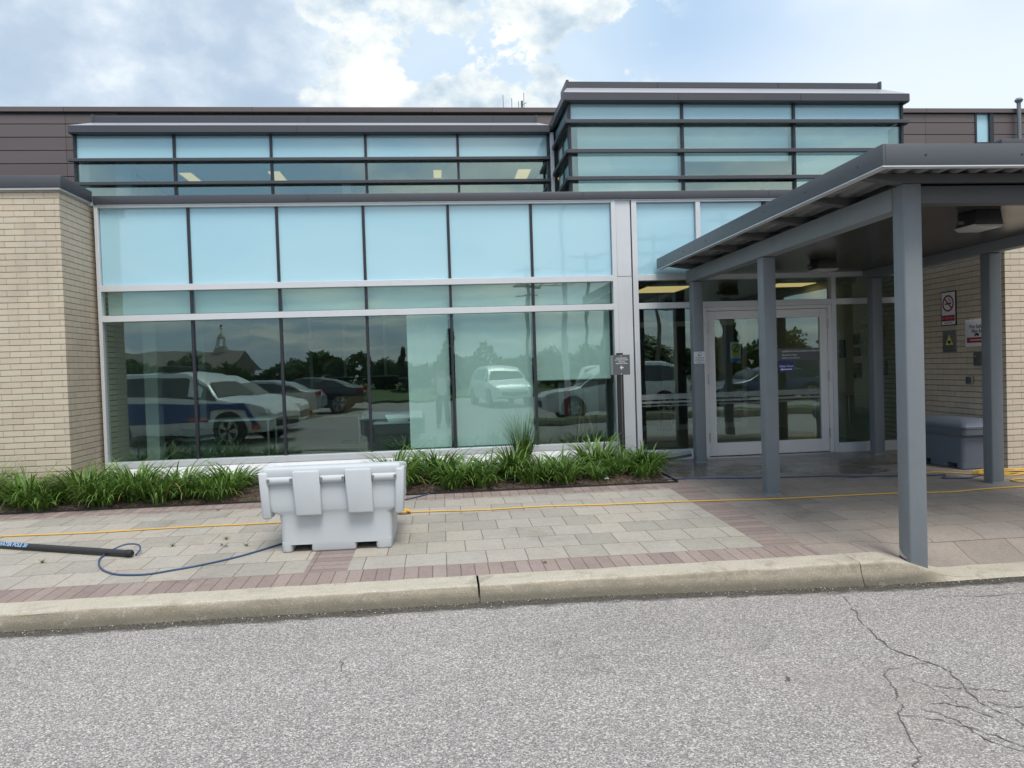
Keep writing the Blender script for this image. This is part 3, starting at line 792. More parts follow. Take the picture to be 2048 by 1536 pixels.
blind(3.66, 5.31, 4.36, 4.89, .45, 'half raised blind in the middle bay of the taller clerestory', BL2)
blind(5.37, 6.9, 3.82, 4.89, .45, 'drawn blind in the taller clerestory bay above the canopy', BL2)
# loose interior furniture
def table(name, lab, x, y, lx, ly, h, m, legm=CHROME, cat='table'):
    t = thing(name, lab, cat, (x, y, .004))
    MB().box(-lx / 2, lx / 2, -ly / 2, ly / 2, h - .03, h).build('tabletop', m, t, .004)
    for sx in (-1, 1):
        for s2 in (-1, 1):
            MB().tube([(sx * (lx / 2 - .05), s2 * (ly / 2 - .05), 0), (sx * (lx / 2 - .05), s2 * (ly / 2 - .05), h - .03)], .016, 8).build('leg', legm, t)
    return t
table('work_table', 'long pale table behind the third tall window carrying cardboard boxes', -2.0, 1.75, 1.5, .7, .72, WOODT)
table('work_table', 'thin legged pale table standing behind the second tall window', -3.0, 1.3, .9, .6, .74, WHITEI)
table('side_table', 'metal legged stand by the pictured brick wall inside the entrance', 6.4, 1.35, .5, .45, .78, WOODT)
def carton(x, y, z, lx, ly, h, rz, lab):
    t = thing('cardboard_box', lab, 'box', (x, y, z), rz, 'cardboard boxes on the table')
    MB().box(-lx / 2, lx / 2, -ly / 2, ly / 2, 0, h).build('carton', CARD, t, .004)
    MB().box(-lx / 2 - .001, lx / 2 + .001, -.03, .03, h - .12, h + .002).build('tape', WOODT, t)
carton(-2.2, 1.6, .725, .5, .4, .24, .1, 'lower brown cardboard box on the table behind the third window')
carton(-2.18, 1.62, .966, .46, .38, .17, .02, 'upper brown cardboard box stacked on another behind the third window')
carton(-1.42, 1.75, .725, .34, .36, .28, .5, 'open looking brown carton alone at the table end')
t = thing('display_screen', 'wide black display screen with a thin white border in the room', 'screen', (-1.6, 4.6, .004))
MB().box(-.75, .75, 0, .05, .85, 1.28).build('panel', BLACK, t, .004); MB().box(-.76, .76, -.004, .01, 1.281, 1.295).build('frame', WHITEI, t)
MB().box(-.05, .05, .01, .04, .02, .85).build('stand', BLACK, t); MB().box(-.4, .4, -.2, .25, 0, .02).build('base', BLACK, t)
t = thing('desk', 'dark desk with a pale top behind the half covered fourth window', 'desk', (-.72, 1.0, .004))
MB().box(-.3, .3, -.25, .25, .60, .63).build('tabletop', WHITEI, t, .003); MB().box(-.28, .28, -.23, .23, .0, .6).build('cabinet', BLACK, t)
t = thing('paper_tray', 'pale plastic paper tray with papers on the dark desk', 'tray', (-.66, .92, .634))
MB().prism([(-.14, 0), (.14, 0), (.19, .1), (-.19, .1)], 1, -.12, .12).build('tray', BLIND, t, .004)
t = thing('easel', 'pale wooden easel leaning behind the window next to the sign post', 'easel', (2.12, .55, .004))
for a, b_, c in ((-.02, .18, 0), (-.02, -.16, 0), (0, .02, .45)): MB().tube([(b_, c, 0), (a, .1, 1.02)], .014, 6).build('leg', WOODT, t)
t = thing('display_board', 'white board with a deep red strip standing behind the easel', 'board', (2.1, 1.0, .004))
MB().box(-.3, .32, 0, .03, .62, 1.12).build('panel', WHITEI, t); MB().box(-.22, -.12, -.006, -.001, .62, 1.15).build('red_strip', REDP, t)
for s2 in (-.25, .27): MB().box(s2 - .015, s2 + .015, .005, .025, 0, .62).build('leg', BLACK, t)
t = thing('planter_column', 'dark green textured bin standing behind the first tall window', 'bin', (-3.55, 1.1, .004))
MB().loft([[(r_ * math.cos(a), r_ * math.sin(a), z) for a in [2 * math.pi * k / 20 for k in range(20)]] for z, r_ in ((0, .24), (.62, .3), (.64, .36), (.72, .36), (.72, .30), (.66, .28))], 0, True, True).build('body', mat('dark_green_plastic', (.04, .06, .05), .6), t)
# pictures on the inner brick wall
PIC = [mat('picture_print', c, .5, var=.5, vscale=14) for c in ((.07, .12, .16), (.05, .05, .05), (.28, .25, .18))]
for i, (y0, y1, z0, z1, mm, lab) in enumerate(((1.60, 1.75, 1.37, 1.67, 0, 'blue toned framed picture nearest the inner doors'), (1.15, 1.31, 1.58, 1.75, 1, 'small dark framed picture uppermost on the inner brick wall'), (1.15, 1.31, 1.39, 1.53, 1, 'small dark framed picture under another small one'),
        (1.13, 1.31, 1.04, 1.28, 1, 'tall dark framed picture low on the inner brick wall'), (.32, .73, 1.35, 1.95, 2, 'large pale framed poster with an orange shape on the inner brick wall'), (.42, .56, 1.08, 1.31, 0, 'dark framed picture below the large pale poster'))):
    t = thing('wall_picture', lab, 'picture', (6.81, (y0 + y1) / 2, z0), 0, 'framed pictures inside the entrance')
    MB().box(-.03, -.001, -(y1 - y0) / 2, (y1 - y0) / 2, 0, z1 - z0).build('frame', BLACK if mm < 2 else WOODT, t, .003)
    g = MB(); g.box(-.034, -.031, -(y1 - y0) / 2 + .02, (y1 - y0) / 2 - .02, .02, z1 - z0 - .02)
    if mm == 2:
        for cyy, czz, r_ in ((.02, .42, .09), (-.06, .36, .07), (.08, .40, .06)): g.add([(-.036, cyy + r_ * math.cos(q), czz + r_ * math.sin(q)) for q in [2 * math.pi * k / 14 for k in range(14)]], [tuple(range(14))], 1)
    g.build('print', [PIC[mm], mat('orange_print', (.4, .12, .05), .5)], t)
# downpipe leg on the ground by the entrance
g = MB(); g.tube([(2.95, -.16, .02), (3.43, -.30, .11)], .042, 4); t = g.build('drain_pipe', STEEL, B)
# vent pipe on the roof edge and aerials
t = thing('vent_pipe', 'slim grey pipe with a flared cap rising past the brown roof edge', 'pipe', (11.13, 2.9, 5.0))
MB().tube([(0, 0, -.5), (0, 0, 1.12)], .036, 10).build('pipe', STEEL, t); MB().tube([(0, 0, 1.12), (0, 0, 1.16), (0, 0, 1.2)], [.05, .075, .05], 10).build('cap', STEEL, t)
for x_, h_, lab in ((1.56, 1.47, 'slender roof aerial standing apart from the others'), (1.75, 1.40, 'slender roof aerial second from the lone end'), (1.90, 1.34, 'shortest slender roof aerial of the row'), (2.02, 1.52, 'tallest roof aerial with a thicker lower half')):
    t = thing('roof_aerial', lab, 'aerial', (x_, 6., 5.9), 0, 'aerials on the roof')
    g = MB(); g.tube([(0, 0, 0), (0, 0, h_ * .62)], .012, 6); g.tube([(0, 0, h_ * .62), (0, 0, h_)], .006, 6); g.box(-.06, .06, -.06, .06, 0, .02)
    if h_ > 1.5: g.tube([(-.045, 0, 0), (-.045, 0, 1.34)], .022, 6); g.tube([(-.05, 0, 1.25), (.06, 0, 1.3)], .006, 5)
    g.build('mast', STEELD, t)

# ------------------------------------------------------------------ entrance canopy
CN = thing('entrance_canopy', 'grey steel canopy on square columns sheltering the entrance doors', 'canopy', (0, 0, 0))
CY = [-.36, -2.57, -4.99]; CXA, CXB, CW = 3.462, 6.06, .145
for x0 in (CXA, CXB):
    for y0 in CY:
        zb = gz(x0 + CW / 2, y0) - .02 if y0 > -4.5 else -.25
        zt = 2.665 if y0 < -4.5 else 2.485
        c = MB().box(x0, x0 + CW, y0 - CW / 2, y0 + CW / 2, zb, zt).build('column', STEEL, CN, .014, 3)
        rr = random.Random(int(x0 * 100 + y0 * 10)); g = MB()
        if y0 < -4.5:
            q = MB(); zc = gz(x0, -4.93)
            q.add([(x0 - .0012, y0 + CW / 2 - .012, zc), (x0 - .0012, y0 - .035, zc - .01), (x0 - .0012, y0 - .01, zc + .012), (x0 - .0012, y0 + .03, zc + .022), (x0 - .0012, y0 + CW / 2 - .012, zc + .035)], [(0, 1, 2, 3, 4)]); q.add([(x0 - .0016, y0 + CW / 2 - .012, zc + .03), (x0 - .0016, y0 + .01, zc + .018), (x0 - .0016, y0 - .04, zc + .02), (x0 - .0016, y0 + .02, zc + .05), (x0 - .0016, y0 + CW / 2 - .012, zc + .085)], [(0, 1, 2, 3, 4)], 1); q.build('chipped_paint', [mat('rust', (.13, .05, .04), .9), mat('bare_zinc', (.40, .43, .43), .6)], c)
        g.box(x0 - .012, x0 + CW + .012, y0 - CW / 2 - .012, y0 + CW / 2 + .012, zb, zb + .034)
        if y0 > -4.5: g.build('base_plate', STEEL, c, .006)
    MB().box(x0, x0 + CW, CY[2] + CW / 2 + .001, -.19, 2.487, 2.66).build('beam', STEEL, CN, .008, 2)
MB().box(CXA + CW + .001, CXB - .001, -5.05, -4.93, 2.515, 2.645).build('beam', STEELD, CN, .006)
PY = [-5.02, -4.25, -3.45, -2.65, -1.85, -1.05, -.35]
for y0 in PY:
    g = MB()
    g.prism([(3.13, 2.733), (3.13, 2.708), (3.44, 2.664), (6.24, 2.664), (6.56, 2.708), (6.56, 2.733)], 1, y0 - .045, y0 + .045)
    g.build('purlin', STEELD, CN, .004)
# corrugated deck, ribs running away from the road
g = MB(); pts = []; x = 3.12; k = 0
while x < 6.58:
    pts += [(x, 2.736), (x + .05, 2.736), (x + .065, 2.776), (x + .13, 2.776)]; x += .145
g.prism(pts + [(q[0], q[1] + .006) for q in reversed(pts)], 1, -5.385, -.07); g.build('roof_deck', mat('deck_metal', (.26, .26, .27), .5, .2), CN)
MB().box(3.11, 6.59, -5.39, -.06, 2.822, 2.838).build('roof_deck', CHAR, CN)
MB().box(CXA + CW + .002, CXB - .002, -4.929, -.2, 2.60, 2.615).build('soffit', SOFFIT, CN)
g = MB()
g.box(3.085, 3.105, -5.41, -.05, 2.70, 2.85); g.box(3.106, 6.599, -5.41, -5.39, 2.70, 2.85); g.box(6.60, 6.62, -5.41, -.05, 2.70, 2.85)
for i in range(7): g.tube([(3.086, -5.1 + .78 * i, 2.775), (3.081, -5.1 + .78 * i, 2.775)], .011, 8, 1)
for i in range(5): g.tube([(3.4 + .72 * i * 1.0, -5.409, 2.775), (3.4 + .72 * i, -5.414, 2.775)], .011, 8, 1)
g.build('fascia', [FASCIA, BLACK], CN, .003)
MB().box(3.078, 3.14, -5.416, -.05, 2.690, 2.698).build('drip_edge', TRIMW, CN); MB().box(3.141, 6.62, -5.416, -5.36, 2.690, 2.698).build('drip_edge', SILVER, CN)
LENS = mat('lamp_lens', (.36, .36, .35), .35)
for (x, y), lab in (((4.67, -4.28), 'square canopy lamp with a pale tray lens nearer the road'), ((4.76, -1.5), 'square canopy lamp with a pale tray lens nearer the doors')):
    t = thing('canopy_lamp', lab, 'lamp', (x, y, 2.455), 0, 'lamps under the canopy')
    MB().prism([(-.13, .022), (.13, .022), (.11, .145), (-.11, .145)], 1, -.12, .12).build('housing', BLACK, t, .008)
    MB().prism([(-.145, .02), (.145, .02), (.10, -.008), (-.10, -.008)], 1, -.13, .13).build('lens', LENS, t, .006)
    MB().tube([(-.15, 0, .06), (-.2, 0, .06)], .02, 8).build('sensor', STEELD, t)

# ------------------------------------------------------------------ signs
def front(x0, y0, z0): return lambda tx, ty: (x0 + tx, y0, z0 + ty)
def side(x0, y0, z0): return lambda tx, ty: (x0, y0 - tx, z0 + ty)     # on a wall that faces -x
PX, PYY = 2.449, -.33
t = thing('sign_post', 'small grey direction sign on a black perforated post in the planting bed', 'sign', (PX, PYY, -.05))
g = MB(); g.box(-.042, .042, 0, .05, -.05, 1.585)
for i in range(44): g.add([(.012 + .0036 * math.cos(q), -.0015, .22 + .0254 * i + .0036 * math.sin(q)) for q in [2 * math.pi * k / 8 for k in range(8)]], [tuple(range(8))], 1)
g.build('post', [BLACK, WHITEP], t)
g = MB(); g.box(-.10, .135, -.012, -.004, 1.285, 1.56)
pl_ = lambda x0, z0: front(x0, -.0135, z0)
for i, s in enumerate(('NO SMOKING', 'IN FRONT OF DOOR', 'SIGN EDIT', 'SMOKERS AREA')[:0]): pass
for i, s in enumerate(('NO SMOKING', 'AT FRONT DOOR', 'USE SIDE', 'SMOKING AREA')): g.text(s, .023, pl_(.02, 1.513 - .024 * i), 1, bold=.0004)
ar = [(-.025, 0), (.0, .027), (.012, .027), (-.005, .007), (.028, .007), (.028, -.007), (-.005, -.007), (.012, -.027), (0, -.027)]
g.add([(.018 + a, -.0135, 1.385 + b_) for a, b_ in ar], [(0, 1, 2, 3, 4, 5, 6, 7, 8)], 1)
for zz in (1.548, 1.297): g.add([(.012 + .007 * math.cos(q), -.0135, zz + .007 * math.sin(q)) for q in [2 * math.pi * k / 8 for k in range(8)]], [tuple(range(8))], 1)
g.build('sign_panel', [SIGNG, WHITEP], t)
MB().box(-.135, -.101, -.011, .03, 1.29, 1.555).build('side_plate', STEEL, t)

nx_, ny_ = CXA - .006, CY[0] - CW / 2 - .002
t = thing('notice', 'white paper notice taped to the column beside the doors', 'notice', (nx_, ny_, 1.355))
g = MB(); g.box(.0, .155, -.004, 0, 0, .165)
for i, s in enumerate(('This entrance is', 'monitored and', 'recorded for your', 'protection')): g.text(s, .019, front(.078, -.0052, .085 - .022 * i), 1, bold=.0004)
g.add([(.055, -.0052, .105), (.083, -.0052, .105), (.078, -.0052, .12), (.07, -.0052, .138)], [(0, 1, 2, 3)], 1)
g.tube([(.07, -.005, .15), (.10, -.005, .15), (.105, -.005, .115), (.09, -.005, .105)], .003, 5, 1)
g.build('sheet', [mat('paper', (.62, .65, .68), .7), BLACKP], t)

WX = 6.811
def ring(cy_, cz_, r0, r1, x, n=36, a0=0, a1=360):
    v = []; f = []
    for k in range(n + 1):
        q = R(a0 + (a1 - a0) * k / n); v += [(x, cy_ - r0 * math.cos(q), cz_ + r0 * math.sin(q)), (x, cy_ - r1 * math.cos(q), cz_ + r1 * math.sin(q))]
    for k in range(n): f.append((2 * k, 2 * k + 1, 2 * k + 3, 2 * k + 2))
    return v, f
t = thing('no_smoking_sign', 'white framed NO SMOKING sign with a red crossed cigarette on brick', 'sign', (WX, -.967, 1.757))
MB().box(-.014, -.001, -.145, .145, 0, .462).build('frame', BLACK, t, .002)
g = MB(); g.box(-.017, -.0145, -.128, .128, .016, .446)
xk = -.018
g.add([(xk, -.128, .062), (xk, .128, .062), (xk, .128, .142), (xk, -.128, .142)], [(0, 1, 2, 3)], 1)
v, f = ring(0, .30, .088, .112, xk - .0012); g.add(v, f, 1)
def bar(cy_, cz_, L, Wd, ang, x, m):
    c, s = math.cos(ang), math.sin(ang)
    g.add([(x, cy_ - (a * c - b_ * s), cz_ + (a * s + b_ * c)) for a, b_ in ((-L, -Wd), (L, -Wd), (L, Wd), (-L, Wd))], [(0, 1, 2, 3)], m)
bar(-.0, .295, .062, .009, .06, xk, 2); bar(0, .30, .092, .0105, R(-45), xk - .0012, 1)
for cy_, cz_, r_ in ((-.03, .345, .017), (-.05, .328, .012), (-.012, .362, .011)):
    v, f = ring(cy_, cz_, r_ - .005, r_, xk); g.add(v, f, 2)
g.text('NO SMOKING', .041, side(xk - .0012, 0, .102), 3, bold=.001)
bar(0, .038, .075, .0045, 0, xk, 2)
g.build('panel', [WHITEP, REDP, BLACKP, mat('pale_red_print', (.5, .25, .27), .5)], t)
t = thing('triangle_sign', 'dark plaque with a yellow triangle and black heart symbol on brick', 'sign', (WX, -.975, 1.405))
MB().box(-.014, -.001, -.12, .13, 0, .285).build('panel', SIGNG, t, .002)
g = MB(); tri = [(-.078, .095), (.078, .095), (0, .235)]
g.add([(-.016, -a, b_) for a, b_ in tri], [(0, 1, 2)], 0)
hp = [(0, .102)] + [(.036 * math.copysign(abs(math.sin(q)) ** 1., math.sin(q)) , .128 + .026 * math.cos(q) - (.010 if abs(math.sin(q)) < .3 and math.cos(q) > 0 else 0)) for q in [R(200 - 20 * k) for k in range(1, 20)]]
hp = [(0, .104), (.03, .128), (.034, .145), (.022, .155), (.008, .152), (0, .145), (-.008, .152), (-.022, .155), (-.034, .145), (-.03, .128)]
g.add([(-.0175, -a, b_) for a, b_ in hp], [tuple(range(len(hp)))], 1)
for zz in (.036, .058): g.add([(-.016, -a, b_) for a, b_ in ((-.07, zz), (.07, zz), (.07, zz + .008), (-.07, zz + .008))], [(0, 1, 2, 3)], 2)
g.build('symbol', [YELP, BLACKP, mat('dull_olive_print', (.16, .17, .08), .5)], t)
t = thing('fire_plan_box', 'white fire safety plan box with red print half hidden by the column', 'sign', (WX, -1.62, 1.462))
MB().box(-.06, -.001, -.17, .29, 0, .345).build('box', WHITEP, t, .012)
g = MB(); g.text('Fire Safety', .064, side(-.0625, .07, .255), 0, bold=.001); g.text('Plan Box', .064, side(-.0625, .05, .195), 0, bold=.001)
g.add([(-.0622, .25, .05), (-.0622, -.15, .05), (-.0622, -.15, .118), (-.0622, .25, .118)], [(0, 1, 2, 3)], 1)
g.add([(-.0625, .2 - a, .13 + b_) for a, b_ in ((.08, 0), (.12, .012), (.16, .0), (.17, .03), (.12, .045), (.09, .03))], [(0, 1, 2, 3, 4, 5)], 0)
g.add([(-.0632, .19, .08), (-.0632, -.1, .08), (-.0632, -.1, .09), (-.0632, .19, .09)], [(0, 1, 2, 3)], 2)
g.build('lettering_panel', [mat('maroon_print', (.10, .012, .05), .5), REDP, WHITEP], t)
t = thing('key_box', 'small grey metal key box mounted below the fire plan box', 'box', (WX, -1.53, 1.22))
MB().box(-.05, -.001, -.07, .07, 0, .17).build('body', STEELD, t, .006); MB().tube([(-.052, .03, .12), (-.058, .03, .12)], .012, 10).build('lock', CHROME, t)
t = thing('door_push_button', 'small metal door push button plate on the brick wall', 'button', (WX, -1.345, .985))
MB().box(-.03, -.001, -.06, .06, 0, .10).build('back_box', CHROME, t, .004); MB().box(-.036, -.031, -.045, .045, .012, .088).build('push_plate', STEELD, t, .002)

# stickers and bands on the doors
t = thing('hours_sign', 'grey band of opening hours printed across the far door glass', 'sign', (4.82, -.0075, 1.36))
g = MB(); g.box(0, .668, -.004, -.001, 0, .17)
g.text('ADMINISTRATION HOURS OF OPERATION', .031, front(.10, -.0052, .128), 1, 'LEFT', .0005)
g.text('Monday to Friday', .031, front(.10, -.0052, .077), 1, 'LEFT', .0004); g.text('8:30 a.m. to 4:30 p.m.', .031, front(.10, -.0052, .035), 1, 'LEFT', .0004)
g.build('band', [SIGNG, WHITEP], t)
t = thing('door_sticker', 'blue Other Door sticker with a white arrow on the far door', 'sticker', (4.86, -.0075, 1.19))
g = MB(); g.box(0, .23, -.004, -.001, 0, .155); g.text('Other Door', .042, front(.12, -.0052, .085), 1, bold=.001)
ar = [(0, 0), (.05, .022), (.05, .009), (.19, .009), (.19, -.009), (.05, -.009), (.05, -.022)]
g.add([(.018 + a, -.0052, .04 + b_) for a, b_ in ar], [tuple(range(7))], 1); g.build('sticker', [STICK, WHITEP], t)
t = thing('door_poster', 'pale poster with a yellow round symbol taped inside the near door', 'poster', (4.235, .012, 1.36))
g = MB(); g.box(-.08, .08, 0, .003, 0, .29)
for cz_, r_, m_ in ((.20, .062, 1), (.115, .05, 1)):
    g.add([(.0 + r_ * 1.1 * math.cos(q), -.0012, cz_ + r_ * math.sin(q)) for q in [2 * math.pi * k / 20 for k in range(20)]], [tuple(range(20))], m_)
v, f = ring(0, .20, .05, .06, 0); g.add([(-b_, -.0024, c) for a, b_, c in v], f, 2)
g.add([(-.04, -.0024, .16), (-.03, -.0024, .152), (.042, -.0024, .238), (.032, -.0024, .246)], [(0, 1, 2, 3)], 2)
g.add([(-.08, -.0012, 0), (.08, -.0012, 0), (.08, -.0012, .055), (-.08, -.0012, .055)], [(0, 1, 2, 3)], 3)
g.build('print', [mat('poster_paper', (.40, .44, .42), .6), mat('poster_yellow', (.45, .38, .06), .6), BLACKP, mat('poster_blue', (.05, .10, .30), .6)], t)

# ------------------------------------------------------------------ grit bins
def rrect(cx, cy_, hx, hy, r, z, n=5):
    o = []
    for (sx, sy_, a0) in ((1, -1, -90), (1, 1, 0), (-1, 1, 90), (-1, -1, 180)):
        for k in range(n):
            a = R(a0 + 90 * k / (n - 1)); o.append((cx + sx * (hx - r) + r * math.cos(a), cy_ + sy_ * (hy - r) + r * math.sin(a), z))
    return o
t = thing('grit_bin', 'pale grey plastic grit bin with two hinge straps standing on the pavers', 'bin', (-.925, -3.93, gz(-.9, -3.9)), R(-1.2))
# local: x along the bin, hinge side towards the road at y = 0, the bin reaches to y = DB
DB = .62
def sec(z):           # half length, front y, rear y at height z
    hx = .459 + .012 * z / .3 + .085 * smooth01((z - .315) / .045)
    return hx, -.004 - .02 * smooth01((z - .24) / .16), DB + .05 * z + .06 * smooth01((z - .315) / .045)
def ringz(z, r=.055):
    hx, y0, y1 = sec(z); return rrect(-.012 * smooth01((z - .3) / .1), (y0 + y1) / 2, hx, (y1 - y0) / 2, r, z, 7)
g = MB()
g.loft([ringz(z) for z in (.064, .15, .24, .30, .315, .325, .337, .35, .36, .42, .52, .64)], 0, True, True)
for x0, x1 in ((-.4592, -.372), (-.212, .158), (.328, .4592)):      # feet between the fork pockets
    g.loft([rrect((x0 + x1) / 2, DB / 2, (x1 - x0) / 2 - q, DB / 2 + .0045 - q, .03 if x1 - x0 < .2 else .02, z, 5) for z, q in ((0, .010), (.006, .003), (.014, 0), (.085, -.0008))], 0, True, True)
g.build('body', GREYPL, t)
def slope(ring): return [(x, y, z - max(0, y) * .11 * min(1, max(0, (z - .60) / .08))) for x, y, z in ring]
g = MB()
g.loft([slope(rrect(-.02, DB / 2 + .035, .580 - i_, DB / 2 + .085 - i_, .04, z, 7)) for z, i_ in ((.628, .004), (.634, 0), (.70, .003), (.715, .008), (.724, .018), (.7285, .034))], 0, True, True)
for x0, x1 in ((-.548, -.335), (-.108, .088), (.322, .525)): g.tube([(x0, -.032, .618), (x1, -.032, .618)], .036, 16)
g.build('lid', GREYPL, t)
for xa, xb, z0 in ((-.338, -.114, .322), (.094, .314, .326)):
    g = MB()
    xc = (xa + xb) / 2; hw = (xb - xa) / 2
    g.loft([rrect(xc + (.66 - z) * .05, -.042, hw - i_ - .016 * (.69 - z), .042 - i_ * .8, .012, z, 4) for z, i_ in ((z0, .010), (z0 + .004, .003), (z0 + .012, 0), (.676, 0), (.688, .004), (.694, .014))], 0, True, True)
    g.build('hinge_strap', GREYPL, t)
for sx in (-1, 1):
    g = MB()
    g.loft([rrect(sx * (.565 - (.66 - z) * .05) - .014, .028, .036 - i_, .095 - i_ - (.66 - z) * .04, .016, z, 5) for z, i_ in ((.298, .014), (.304, .004), (.314, 0), (.672, 0), (.683, .005), (.688, .014))], 0, True, True)
    g.build('corner_guard', GREYPL, t)
GAP = mat('hinge_gap', (.17, .18, .20), .6)
for xx in (-.535, -.348, -.102, .08, .326, .512): MB().box(xx - .011, xx + .011, -.0745, -.02, .606, .636).build('hinge_notch_shade', GAP, t)  # dark blocks stand in for shaded notches at the barrel ends
# second bin beside the wall
t = thing('grit_bin', 'dark grey plastic grit bin with a bulging lid against the brick wall', 'bin', (6.56, -1.33, gz(6.5, -1.4)), R(90))
g = MB()     # local x along the wall (world y), local y from wall side
g.loft([rrect(0, 0, hx, hy, .05, z) for z, hx, hy in ((.06, .455, .215), (.30, .462, .22), (.40, .465, .225))], 0, True, True)
for x0, x1 in ((-.457, -.34), (-.16, .16), (.34, .457)): g.loft([rrect((x0 + x1) / 2, 0, (x1 - x0) / 2, .214, .03, z, 4) for z in (0, .065)], 0, True, True)
g.loft([rrect(0, 0, hx, hy, .05, z) for z, hx, hy in ((.385, .47, .225), (.42, .53, .25), (.49, .54, .255))], 0, True, True)
g.build('body', GRITPL, t)
g = MB(); g.loft([rrect(0, 0, hx, hy, .06, z) for z, hx, hy in ((.494, .545, .258), (.52, .55, .26), (.56, .52, .235), (.60, .43, .18), (.615, .3, .10))], 0, True, True)
g.build('lid', GRITPL, t)
MB().box(-.54, .54, -.25, .25, .4885, .4955).build('lid_seam', BLACK, t)

# ------------------------------------------------------------------ hoses, cord, pole
def gp(x, y, dz=.0): return (x, y, gz(x, y) + dz)
def rope(name, pts, r, m, lab, cat, jit=.012, seed=1, parent=None):
    q = random.Random(seed)
    ps = spline([gp(x + q.uniform(-jit, jit), y + q.uniform(-jit, jit), r + .002 + (p[2] if len(p) > 2 else 0)) for p in pts for x, y in [p[:2]]], 8)
    o = MB().tube(ps, r, 7).build(name, m, parent)
    if lab: tag(o, lab, cat)
    return o
yp = [(-7.5, -2.85), (-6, -2.8), (-4.9, -2.83), (-4.25, -2.81), (-3.4, -2.83), (-2.6, -2.8), (-1.83, -2.81), (-1.1, -2.75), (-.46, -2.66), (-.1, -2.66), (.4, -2.69), (1, -2.68), (1.6, -2.72), (2.2, -2.76), (2.8, -2.82), (3.4, -2.88), (4.1, -2.89), (4.7, -2.9), (5.3, -2.95), (5.7, -2.9), (6.2, -2.88), (6.9, -2.84), (8, -2.8)]
rope('extension_cord', yp, .0072, YELLOW, 'yellow cord stretched straight across the pavers past the pale bin', 'cord', .014, 3)
t = tag(MB().tube(spline([gp(-.5, -2.66, .012), gp(-.46, -2.60, .03), gp(-.38, -2.66, .04), gp(-.44, -2.72, .03), gp(-.50, -2.64, .045), gp(-.42, -2.62, .02), gp(-.36, -2.69, .03), gp(-.45, -2.69, .05), gp(-.48, -2.62, .02)], 6), .011, 7).build('cord_knot', YELLOW), 'knotted yellow plug ends lying beside the pale bin', 'cord')
coil = []
q = random.Random(9)
for k in range(40): a = k * .62; coil.append((6.62 + (.42 + q.uniform(-.1, .1)) * math.cos(a) + k * .004, -2.12 + (.12 + q.uniform(-.05, .05)) * math.sin(a), .004 * (k % 9)))
rope('hose_coil', coil, .008, YELLOW, 'loose coil of yellow hose behind the canopy column by the brick corner', 'hose', .02, 4)
rope('yellow_hose', [(5.62, -2.02), (5.72, -1.9), (5.95, -1.9), (6.15, -2.02), (6.3, -2.2), (6.22, -2.32), (6.4, -2.36)], .008, YELLOW, 'yellow hose loop lying in front of the dark grit bin', 'hose', .01, 5)
rope('yellow_hose', [(7.4, -2.55), (6.9, -2.48), (6.45, -2.5), (6.36, -2.62), (6.55, -2.72), (7.2, -2.74)], .008, YELLOW, 'yellow hose bend beside the canopy column near the straight cord', 'hose', .01, 6)
rope('blue_hose', [(1.2, -1.45), (1.7, -1.52), (2.2, -1.5), (2.8, -1.52), (3.3, -1.62), (3.97, -1.73), (4.6, -1.82), (5.2, -1.95), (5.66, -2.06), (5.9, -2.05), (5.82, -2.16), (5.75, -2.24), (6.0, -2.3), (6.25, -2.2), (6.5, -2.05), (7.0, -2.1), (8, -2.2)], .008, BLUEH, 'blue hose running from the planting bed past the entrance to the brick corner', 'hose', .012, 7)
rope('blue_hose', [(-.02, -1.42), (-.1, -1.6), (-.3, -1.85), (-.7, -2.22), (-1.0, -2.7), (-1.2, -3.3), (-1.47, -3.68), (-1.72, -3.98), (-1.97, -4.18), (-2.15, -4.28), (-2.3, -4.345), (-2.45, -4.345), (-2.58, -4.29), (-2.72, -4.16), (-2.83, -3.98), (-2.9, -3.78), (-2.88, -3.64, .02), (-2.78, -3.58, .05), (-2.68, -3.6, .05), (-2.62, -3.68, .03), (-2.63, -3.76)], .0075, BLUEH, 'blue hose curling from the bed around the pale bin to the black pole', 'hose', .004, 8)
# window cleaning pole
A = Vector(gp(-6.4, -2.25, .036)); Bq = Vector(gp(-2.64, -3.80, .034)); dr = (Bq - A).normalized()
sd = dr.cross(Vector((0, 0, 1))).normalized()     # horizontal, towards the road
t = thing('cleaning_pole', 'black telescopic window cleaning pole lying on the pavers with WATER POLE lettering', 'pole')
o = MB().tube([A, Bq - dr * .06], .027, 20); 
up_ = sd.cross(dr).normalized()
def onpole(tx, ty):          # a printed label lying along the barrel, a little above its side
    n_ = sd * math.cos(R(30)) + up_ * math.sin(R(30)); t_ = up_ * math.cos(R(30)) - sd * math.sin(R(30))
    return tuple(A + dr * (2.60 + tx) + n_ * .0282 + t_ * ty)
o.text('WATER POLE 30', .046, onpole, 1, 'LEFT', .0014, .2)
o.build('tube', [POLEM, BLUEP], t)
MB().tube([Bq - dr * .06, Bq - dr * .055, Bq - dr * .012, Bq], [.028, .031, .031, .023], 20).build('end_cap', RUBBER, t)

